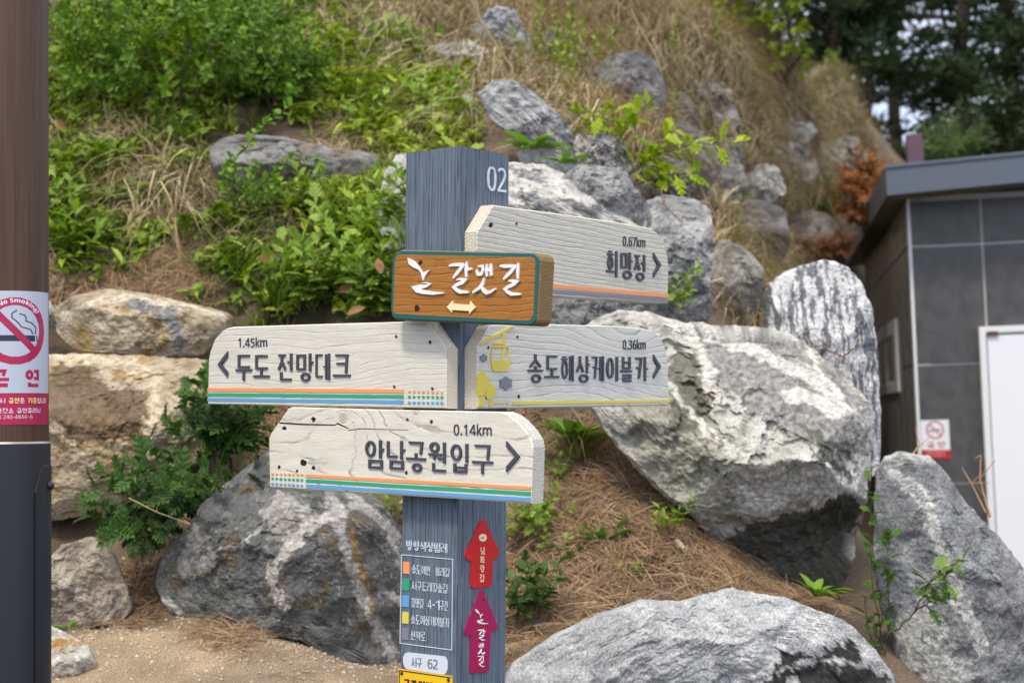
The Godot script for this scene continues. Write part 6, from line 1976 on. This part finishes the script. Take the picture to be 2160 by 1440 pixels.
func build_plants() -> void:
	var g_mid := Color(0.11, 0.20, 0.013)
	var g_light := Color(0.24, 0.34, 0.035)
	var g_dark := Color(0.045, 0.10, 0.018)
	var g_blue := Color(0.09, 0.15, 0.06)
	var small := []
	var small_dark := []
	var mug := []
	var mug_dark := []
	var lance := []
	for k in 5:
		small.append(twig("oval", Color(0.055, 0.13, 0.010), Color(0.15, 0.26, 0.022), 13, 0.15, 0.036))
		small_dark.append(twig("oval", g_dark, g_mid, 12, 0.14, 0.032))
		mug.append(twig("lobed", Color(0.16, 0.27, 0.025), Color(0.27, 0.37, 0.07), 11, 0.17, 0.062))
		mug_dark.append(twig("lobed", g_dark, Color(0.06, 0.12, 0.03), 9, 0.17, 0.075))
		lance.append(twig("lance", g_mid, g_light, 10, 0.13, 0.075))
	bush("leafy_bush", "big rounded bright green bush with small leaves in the upper left", P(370, 240, 6.25), Vector3(0.46, 0.25, 0.34), small, 300, 1.0)
	bush("low_bush", "low leafy green bush running right from the big rounded bush", P(590, 225, 6.35), Vector3(0.17, 0.14, 0.15), small, 90, 0.9)
	bush("dark_bush", "dark green evergreen bush on the slope left of the hut roof", ground(1735, 470, 8.0), Vector3(0.13, 0.16, 0.13), small_dark, 110, 0.95)
	bush("ridge_bush", "green scrub growing behind the purple post on the hut roof", P(2000, 350, 15.5), Vector3(0.26, 0.15, 0.25), [twig("lance", Color(0.045, 0.08, 0.018), Color(0.09, 0.14, 0.03), 14, 0.22, 0.07), twig("oval", Color(0.05, 0.09, 0.02), Color(0.09, 0.14, 0.03), 16, 0.22, 0.05)], 80, 1.0)
	bush("ridge_bush", "dark scrub at the right edge under the pine trunks", P(2130, 340, 17.5), Vector3(0.7, 0.22, 0.3), [twig("lance", Color(0.018, 0.032, 0.012), Color(0.03, 0.05, 0.018), 14, 0.3, 0.13)], 100, 1.3)
	bush("rusty_bush", "dead rust orange conifer bush between the dark bush and the roof", P(1828, 480, 12.3), Vector3(0.19, 0.25, 0.16), [twig("lance", Color(0.24, 0.09, 0.025), Color(0.34, 0.15, 0.05), 16, 0.15, 0.07), twig("lance", Color(0.20, 0.07, 0.02), Color(0.30, 0.13, 0.05), 16, 0.15, 0.07)], 130, 0.9)
	bush("rusty_bush", "lower dead rust brown brush left of the hut wall", P(1745, 545, 12.3), Vector3(0.18, 0.09, 0.12), [twig("lance", Color(0.17, 0.075, 0.03), Color(0.27, 0.13, 0.05), 14, 0.14, 0.07)], 70, 0.85)
	# mugwort and weeds
	weed("mugwort", "tall mugwort clump right of the grass, its tips against the post's left side", P(790, 660, 5.2), mug, 22, 1.35, 0.75)
	weed("mugwort", "mugwort clump with notched leaves above the left board", P(660, 640, 5.28), mug, 18, 1.25, 0.8)
	weed("mugwort", "mugwort clump in the middle of the bank behind the orange plaque", P(740, 560, 5.45), mug, 20, 1.3, 0.8)
	weed("mugwort", "mugwort shoots hanging just left of the post's head", P(830, 470, 5.15), mug, 9, 0.95, 0.6)
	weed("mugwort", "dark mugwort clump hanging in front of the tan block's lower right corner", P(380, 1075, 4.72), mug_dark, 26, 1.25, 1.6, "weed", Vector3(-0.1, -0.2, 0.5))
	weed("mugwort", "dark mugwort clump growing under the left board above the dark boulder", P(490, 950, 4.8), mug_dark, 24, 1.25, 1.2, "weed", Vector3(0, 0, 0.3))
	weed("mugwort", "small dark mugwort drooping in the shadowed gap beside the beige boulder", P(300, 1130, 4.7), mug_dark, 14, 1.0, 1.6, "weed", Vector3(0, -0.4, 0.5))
	weed("mugwort", "mugwort peeping out between the dark boulder and the post", P(828, 1085, 4.9), mug, 7, 0.6, 0.9)
	weed("mugwort", "broad leaved weeds beside the pole, above the upper tan block", ground(160, 560), lance, 14, 1.3, 0.9)
	weed("mugwort", "pale leaved weeds next to the pole, left of the grass tuft", ground(125, 490), mug, 12, 1.1, 0.9)
	weed("mugwort", "low weeds close to the pole below the big bush", ground(130, 260), small, 14, 1.0, 0.9)
	weed("mugwort", "dark weeds in front of the flat grey slab", P(545, 455, 5.62), small, 18, 1.0, 1.1)
	weed("mugwort", "weeds with jagged leaves at the right end of the flat slab", P(650, 440, 5.6), mug, 8, 0.8, 0.9)
	weed("mugwort", "low spreading weed right of the post under the lowest board", P(1125, 1110, 4.78), mug, 10, 0.75, 1.6)
	weed("mugwort", "leafy weed beside the red arrow's foot, right of the post", P(1120, 1285, 4.47), mug_dark, 13, 0.85, 1.3)
	weed("mugwort", "small weed on needles near the white boulder's left edge", P(1420, 1105, 4.68), lance, 6, 0.55, 0.9)
	weed("mugwort", "green tips showing behind the tall grey rock", P(1430, 640, 5.1), mug, 7, 0.7, 0.7)
	# rosettes
	rosette("broadleaf_plant", "broad pale green rosette growing from the tussock right of the boards", P(1215, 935, 4.95), 26, 0.115, 0.038, 1.3, Color(0.16, 0.27, 0.05), Vector3(0, 0.3, 0.3))
	rosette("broadleaf_plant", "bright fleshy rosette in the litter under the big boulder's dark face", P(1725, 1258, 4.5), 18, 0.085, 0.022, 0.8, Color(0.17, 0.30, 0.03), Vector3(0.5, 0.2, 0.3))
	rosette("broadleaf_plant", "large leaved bright plant lying on the grey streaked rock above the post", P(1130, 320, 5.45), 26, 0.12, 0.042, 0.6, Color(0.18, 0.32, 0.05), Vector3(0.25, 0.2, 0.3))
	rosette("broadleaf_plant", "upright broad leaved plant above the left end of the flat slab", ground(385, 310), 16, 0.12, 0.034, 1.3, Color(0.10, 0.19, 0.03), Vector3(0.2, 0.2, 0.1))
	rosette("broadleaf_plant", "narrow leaved young plant standing on the needle slope right of the post", P(1275, 1150, 4.72), 22, 0.10, 0.024, 1.3, Color(0.13, 0.25, 0.04), Vector3(0.1, 0.3, 0.2))
	rosette("broadleaf_plant", "little pointed rosette left of the narrow leaved young plant", P(1225, 1170, 4.7), 12, 0.075, 0.02, 1.0, Color(0.15, 0.26, 0.05), Vector3(-0.1, 0.3, 0.2))
	rosette("broadleaf_plant", "tiny two leaved sprout at the beige boulder's foot", P(142, 1328, 4.42), 5, 0.045, 0.014, 1.0, Color(0.12, 0.21, 0.03))
	rosette("broadleaf_plant", "leafy sprout at the top edge of the pale banded rock", P(1190, 345, 5.3), 14, 0.08, 0.024, 0.7, Color(0.14, 0.25, 0.05), Vector3(0.2, 0, 0.4))
	# shrubs with long branches
	trailing("yellow_green_shrub", "glowing yellow green shrub with spreading branches right of the streaked rock",
		[[1270, 390, 1290, 330, 1330, 260, 1370, 215], [1290, 380, 1300, 300, 1290, 230], [1300, 390, 1380, 330, 1450, 305, 1575, 300], [1320, 400, 1400, 370, 1475, 368], [1260, 350, 1250, 290, 1265, 245], [1330, 400, 1390, 300, 1420, 270], [1290, 300, 1240, 270, 1215, 240], [1300, 395, 1350, 345, 1400, 355]],
		5.75, "lobed", 0.07, 0.015, [Color(0.28, 0.40, 0.008), Color(0.38, 0.47, 0.02)], "shrub", 0.003, 0.2)
	trailing("arching_shrub", "thin shrub with arching sprays of small bright leaves across the flat slab",
		[[490, 420, 495, 340, 540, 280, 615, 222], [500, 430, 560, 380, 610, 335, 680, 340], [500, 440, 470, 370, 490, 330], [510, 440, 560, 420, 590, 370], [490, 430, 520, 390, 545, 340]],
		5.45, "oval", 0.034, 0.012, [Color(0.10, 0.22, 0.015), Color(0.18, 0.31, 0.03)], "shrub", 0.0025, 0.1)
	trailing("creeper", "green creeper climbing the gap between the big white boulder and the granite one",
		[[1862, 1350, 1845, 1250, 1835, 1120, 1838, 985], [1862, 1345, 1855, 1240, 1842, 1180, 1850, 1050], [1865, 1355, 1880, 1280, 1870, 1190, 1880, 1120], [1850, 1370, 1830, 1330, 1825, 1260], [1870, 1380, 1850, 1340, 1840, 1300]],
		4.5, "lobed", 0.04, 0.03, [Color(0.05, 0.12, 0.015), Color(0.10, 0.20, 0.02)], "climbing plant", 0.0022, 0.05)
	trailing("leafy_branch", "leafy branch reaching up across the front of the speckled granite boulder",
		[[1890, 1330, 1930, 1290, 1965, 1225, 2000, 1195, 2035, 1180], [1930, 1290, 1960, 1270, 1990, 1275], [1965, 1225, 1985, 1215, 2000, 1235]],
		4.2, "lobed", 0.055, 0.022, [Color(0.10, 0.19, 0.03), Color(0.17, 0.27, 0.07)], "branch", 0.0028, 0.3)
	# grass tufts
	var tm := tuft_mesh(70, 0.26, 0.006, 0.9, [g_mid, g_light, g_dark], 1.1)
	var tm2 := tuft_mesh(70, 0.24, 0.005, 1.1, [Color(0.38, 0.30, 0.13), Color(0.28, 0.24, 0.09), g_mid], 1.4)
	tufts("grass_tuft", "grass tuft with straw coloured bases near the pole, above the weeds", ground(215, 410), tm2, 1.0)
	tufts("grass_tuft", "fresh green grass tuft above the gap between tan block and left board", ground(500, 600), tm, 1.1)
	tufts("grass_tuft", "long fresh grass leaning over the right end of the upper tan block", ground(580, 660), tm, 1.2)
	tufts("grass_tuft", "grass tuft in the bright weeds left of the streaked rock", ground(740, 240), tm, 1.0)
	tufts("grass_tuft", "drying grass tussock under the broad pale green rosette", P(1215, 965, 4.93), tm2, 0.95)
	tufts("grass_tuft", "dry tussock tucked between tall grey rock and striped boulder", P(1560, 640, 5.9), tm2, 1.3)
	tufts("grass_tuft", "single long grass blades arching over the dark mugwort", P(440, 1000, 4.7), tuft_mesh(7, 0.34, 0.006, 0.5, [g_mid], 0.7), 1.0)
	tufts("grass_tuft", "long dark blue green blades leaning out above the big rounded bush", ground(560, 90), tuft_mesh(16, 0.42, 0.014, 0.9, [Color(0.02, 0.075, 0.035), Color(0.03, 0.09, 0.04)], 0.9), 1.0)
	weed("mugwort", "small green weed in the litter just right of the red arrow sticker", ground(1160, 1165), mug, 6, 0.5, 1.1)
	weed("mugwort", "tiny weed between the pine cone and the narrow leaved plant", ground(1330, 1215), lance, 5, 0.4, 0.9)
	weed("mugwort", "small weed on the slope under the broad pale green rosette", ground(1185, 1010), mug, 7, 0.5, 0.9)
	weed("mugwort", "lush lime weed clump on the bank straight above the flat slab's right end", ground(780, 285), mug, 14, 0.9, 0.9)
	weed("mugwort", "lush lime weed clump left of the streaked rock's upper tip", ground(930, 250), mug, 14, 0.9, 0.9)
	weed("mugwort", "lush lime weed clump at the skyline's grass edge above the streaked rock", ground(850, 130), mug, 14, 1.0, 0.9)

# ---------------------------------------------------------------- what covers the bank and cannot be counted
func scatter(n: int, blobs: Array, x0: float, x1: float, d0: float, d1: float, floor_at: float, avoid := []) -> Array:   # points on the bank, denser where the zones are strong
	var o := []
	var tries := 0
	while o.size() < n and tries < n * 30:
		tries += 1
		var d := lerpf(d0, d1, sqrt(rng.randf()))
		var x := rnd(x0, x1) * d
		var p := Vector3(x, height(x, d), -d)
		var q := project(p)
		var z := zone(q, blobs)
		if avoid.size(): z -= zone(q, avoid) * 0.8
		if rng.randf() < z - floor_at: o.append(p)
	return o

func slope_up(p: Vector3) -> Vector3:
	var e := 0.06
	var hx := height(p.x + e, -p.z) - height(p.x - e, -p.z)
	var hd := height(p.x, -p.z + e) - height(p.x, -p.z - e)
	return Vector3(-hx, 2.0 * e, hd).normalized()

func build_litter() -> void:
	var g_mid := Color(0.11, 0.20, 0.013)
	var g_light := Color(0.25, 0.35, 0.04)
	# broad leaved ground cover
	for v in 3:
		var b := Buf.new()
		for i in 16:
			var a := i * 2.4
			b.col = g_mid.lerp(g_light, rng.randf()).lerp(Color(0.38, 0.33, 0.10), 0.25 * rng.randf()) * rnd(0.9, 1.5)
			var dir := Vector3(cos(a), rnd(0.5, 1.8), sin(a))
			var at := Vector3(rnd(-0.04, 0.04), rnd(0.0, 0.05), rnd(-0.04, 0.04))
			if v == 0: lobed(b, at, dir, Vector3.UP, rnd(0.04, 0.07), 0.5)
			elif v == 1: leaf(b, at, dir, Vector3.UP, rnd(0.035, 0.065), rnd(0.011, 0.018), 0.7)
			else: leaf(b, at, dir, Vector3.UP, rnd(0.022, 0.036), rnd(0.012, 0.018), 0.4)
		var mesh := b.mesh()
		var places := []
		var tints := []
		for p in scatter(800, GREEN, -0.58, 0.12, 5.1, 9.5, 0.32):
			places.append(Transform3D(turn_to(Vector3.UP + slope_up(p) * 0.8, rnd(0, TAU), rnd(0.7, 1.4)), p))
			var lush := smoothstep(450.0, 750.0, project(p).x)
			tints.append(Color.WHITE.lerp(Color(1.45, 1.3, 1.2), lush) * rnd(0.75, 1.2))
		tag(multi(self, "ground_weeds", mesh, M.leaf, places, tints), ["green notched weeds covering the left of the bank", "green narrow leaved weeds covering the left of the bank", "small round leaved weeds covering the left of the bank"][v], "ground cover")
	# fresh grass between the weeds
	var gp := []
	var gt := []
	for p in scatter(1700, GREEN, -0.58, 0.12, 5.0, 9.5, 0.25):
		gp.append(Transform3D(turn_to(Vector3.UP + slope_up(p) * 0.4, rnd(0, TAU), rnd(0.4, 0.85)), p))
		gt.append(Color.WHITE * rnd(0.7, 1.2))
	tag(multi(self, "green_grass", tuft_mesh(22, 0.2, 0.005, 0.9, [g_mid, g_light, Color(0.25, 0.24, 0.08)]), M.grass, gp, gt), "fresh grass growing among the weeds", "grass")
	# dry grass and tangled stems
	var straw := [Color(0.54, 0.41, 0.25), Color(0.42, 0.30, 0.175), Color(0.66, 0.55, 0.37), Color(0.28, 0.185, 0.11), Color(0.30, 0.29, 0.12)]
	var mesh_dry := tuft_mesh(30, 0.3, 0.0045, 1.6, straw, 1.5)
	var dp := []
	var dt := []
	for p in scatter(4200, DRY, -0.3, 0.3, 5.0, 13.0, 0.22) + scatter(1200, [Vector3(1700, 230, 110), Vector3(1800, 300, 110), Vector3(1600, 120, 110), Vector3(1720, 400, 90)], 0.1, 0.24, 8.5, 16.0, 0.15):
		dp.append(Transform3D(turn_to(Vector3.UP + slope_up(p) * 0.7 + Vector3(rnd(-0.3, 0.3), 0, rnd(0, 0.3)), rnd(0, TAU), rnd(0.5, 1.25)), p))
		dt.append(Color.WHITE * rnd(0.65, 1.15))
	tag(multi(self, "dry_grass", mesh_dry, M.straw, dp, dt), "dry brown grass and stems covering the upper slope", "grass")
	var lp := []
	var lt := []
	for p in scatter(340, [Vector3(330, 430, 150), Vector3(150, 330, 110), Vector3(260, 270, 110), Vector3(760, 320, 130), Vector3(480, 470, 110), Vector3(900, 230, 120), Vector3(640, 30, 90), Vector3(600, 480, 100)], -0.4, 0.0, 5.0, 8.5, 0.2):
		lp.append(Transform3D(turn_to(Vector3.UP + slope_up(p) * 0.9 + Vector3(rnd(-0.4, 0.4), 0, rnd(0, 0.4)), rnd(0, TAU), rnd(0.35, 0.75)), p))
		lt.append(Color.WHITE * rnd(0.6, 1.2))
	tag(multi(self, "dry_grass", mesh_dry, M.straw, lp, lt), "tangled straw lying between the green weeds on the left", "grass")
	var gb := []
	var gc := []
	for p in scatter(800, [Vector3(1450, 230, 130), Vector3(1600, 150, 120), Vector3(1800, 230, 120), Vector3(1600, 270, 100), Vector3(1200, 200, 110), Vector3(1560, 520, 60)], -0.1, 0.3, 6.0, 16.0, 0.3):
		gb.append(Transform3D(turn_to(Vector3.UP, rnd(0, TAU), rnd(0.5, 1.1)), p))
		gc.append(Color.WHITE * rnd(0.8, 1.2))
	tag(multi(self, "green_sprigs", twig("oval", Color(0.14, 0.20, 0.02), Color(0.22, 0.27, 0.04), 14, 0.25, 0.045), M.leaf, gb, gc), "yellow green shoots coming up through the dry grass", "ground cover")
	# pine needles
	var nb := Buf.new()
	for k in 7:
		var a := rnd(0, TAU)
		var c := Vector3(rnd(-0.03, 0.03), rnd(0.001, 0.008), rnd(-0.03, 0.03))
		for s in 2:
			var a2 := a + rnd(-0.12, 0.12)
			nb.col = Color(0.28, 0.155, 0.08).lerp(Color(0.50, 0.37, 0.23), rng.randf())
			var e := c + Vector3(cos(a2), rnd(-0.02, 0.1), sin(a2)) * rnd(0.06, 0.1)
			nb.tube([c, (c + e) * 0.5 + Vector3(0, rnd(0, 0.006), 0), e], [0.0009, 0.0009, 0.0004], 3)
	var np := []
	var nt := []
	for p in scatter(2100, LITTER, -0.45, 0.24, 4.15, 6.6, 0.2):
		np.append(Transform3D(turn_to(slope_up(p) + Vector3(rnd(-0.2, 0.2), 0, rnd(-0.2, 0.2)), rnd(0, TAU), rnd(0.8, 1.3)), p + slope_up(p) * 0.004))
		nt.append(Color.WHITE * rnd(0.6, 1.25))
	tag(multi(self, "pine_needles", nb.mesh(), M.twig, np, nt), "fallen brown pine needles lying on the soil", "pine needles")
	# grains and small stones on the sandy places
	var pb := Buf.new()
	var ph := SphereMesh.new()
	ph.radius = 0.5
	ph.height = 0.72
	ph.radial_segments = 6
	ph.rings = 3
	var sp := []
	var sc := []
	for p in scatter(9000, [Vector3(560, 1420, 330), Vector3(250, 1380, 180), Vector3(1180, 1290, 170), Vector3(1280, 1120, 150)], -0.34, 0.2, 4.1, 5.2, 0.1):
		var k := rnd(0.0, 1.0)
		var s := 0.0022 + 0.008 * pow(k, 6.0) + 0.002 * k
		sp.append(Transform3D(turn_to(Vector3(rnd(-1, 1), 1, rnd(-1, 1)), rnd(0, TAU), s), p + Vector3(0, s * 0.15, 0)))
		sc.append(Color(0.5, 0.38, 0.25).lerp(Color(0.24, 0.18, 0.13) if k < 0.6 else Color(0.55, 0.47, 0.38), rng.randf()))
	tag(multi(self, "gravel", ph, M.twig, sp, sc), "coarse sand and gravel on the mound", "gravel")
	# single small things
	var spots := [[748, 655, 5.1, "tan dead leaf in the grass under the mugwort, near the plaque"], [728, 605, 5.15, "curled brown dead leaf in the mugwort left of the plaque"], [128, 262, 5.9, "orange brown dead leaf beside the pole under the big bush"], [560, 545, 5.3, "pale dead leaf in the fresh grass tuft"], [800, 560, 5.1, "brown dead leaf hanging beside the post's left side"], [878, 228, 6.2, "pale dead leaf among the bright weeds left of the streaked rock"]]
	for q in spots:
		var b := Buf.new()
		b.col = Color(0.30, 0.17, 0.07) * rnd(0.8, 1.3)
		leaf(b, Vector3(-0.025, 0, 0), Vector3(1, 0, 0), Vector3(0, rnd(-0.3, 0.3), 1), rnd(0.045, 0.06), 0.027, rnd(-0.5, 0.5))
		tag(part(self, "dead_leaf", b.mesh(), M.leaf, Transform3D(Basis(Vector3.BACK, rnd(-2.5, 2.5)) * Basis(Vector3.RIGHT, rnd(-0.6, 0.6)), P(q[0], q[1], q[2]))), q[3], "dead leaf", "dead leaves caught in the weeds")
	var strings := [[[105, 285, 150, 292, 200, 290, 235, 262, 262, 255], "teal netting string by the pole below the big bush"], [[372, 388, 400, 405, 430, 395, 455, 420, 475, 450], "teal netting string in the dry patch left of the flat slab"], [[380, 460, 420, 455, 450, 475], "short teal netting string below the longer one"]]
	mat("teal_string", lin(0.0, 0.16, 0.12), 0.5)
	for q in strings:
		var pts := []
		var rr := []
		for u in V2(q[0]):
			pts.append(ground(u.x, u.y) + Vector3(0, 0.02, 0.03))
			rr.append(0.0028)
		var b := Buf.new()
		b.tube(pts, rr, 5)
		tag(part(self, "netting_string", b.mesh(), M.teal_string), q[1], "string", "loose netting strings")
	var twigs := [[[1000, -20, 1010, 40, 1050, 100, 1078, 140, 1080, 175], 6.2, 0.006, Color(0.38, 0.28, 0.17), "pale dry stem curving down above the streaked rock"],
		[[1478, 425, 1495, 430, 1512, 460, 1510, 500], 5.1, 0.0035, Color(0.40, 0.22, 0.10), "curled orange twig on top of the tall grey rock"],
		[[1440, 470, 1400, 430, 1395, 400], 5.1, 0.003, Color(0.22, 0.13, 0.07), "dark thin twig left of the curled orange twig"],
		[[1800, 735, 1780, 752, 1750, 740, 1735, 728], 4.55, 0.003, Color(0.20, 0.11, 0.07), "dark forked twig lying on the big white boulder"],
		[[2090, 1090, 2078, 1050, 2068, 1010, 2070, 960], 4.9, 0.004, Color(0.33, 0.19, 0.10), "dry brown vine standing before the hut door"],
		[[2080, 1080, 2050, 1020, 2035, 995], 4.9, 0.003, Color(0.36, 0.22, 0.13), "thin dry vine left of the one before the door"],
		[[1925, 960, 1935, 945, 1942, 938], 4.8, 0.0025, Color(0.40, 0.24, 0.12), "short dry stalk left of the hut's no smoking sign"],
		[[1330, 20, 1350, 60, 1380, 110, 1395, 150], 7.0, 0.006, Color(0.40, 0.29, 0.17), "long straw stem leaning over the grass draped rock"],
		[[270, 1050, 330, 1080, 400, 1105], 4.5, 0.0022, Color(0.42, 0.32, 0.17), "thin straw stalk crossing the dark mugwort"]]
	for q in twigs:
		var pts := []
		var rr := []
		var px := V2(q[0])
		for i in px.size():
			pts.append(P(px[i].x, px[i].y, q[1] + 0.02 * i))
			rr.append(q[2] * (1.0 - 0.6 * i / px.size()))
		var b := Buf.new()
		b.col = q[3]
		b.tube(pts, rr, 6)
		for k in 3:
			var at: Vector3 = pts[1 + k % (pts.size() - 1)]
			b.tube([at, at + Vector3(rnd(-0.05, 0.05), rnd(-0.01, 0.06), rnd(-0.02, 0.03))], [q[2] * 0.5, q[2] * 0.2], 4)
		tag(part(self, "dry_twig", b.mesh(), M.twig), q[4], "twig")
	# a pine cone on the needle slope
	var cone := thing("pine_cone", "dark pine cone lying on the needles below the big boulder", "pine cone", P(1378, 1190, 4.6))
	var cbuf := Buf.new()
	for i in 70:
		var t := i / 70.0
		var a := i * 2.4
		var r := 0.019 * sin(PI * (0.15 + 0.8 * t))
		var c := Vector3((t - 0.5) * 0.06, sin(a) * r, cos(a) * r)
		var out := Vector3(0.5, sin(a), cos(a)).normalized()
		cbuf.col = Color(0.07, 0.045, 0.03) * rnd(0.7, 1.5)
		leaf(cbuf, c, out, Vector3.RIGHT, 0.013, 0.012, 0.2)
	part(cone, "scales", cbuf.mesh(), M.twig)
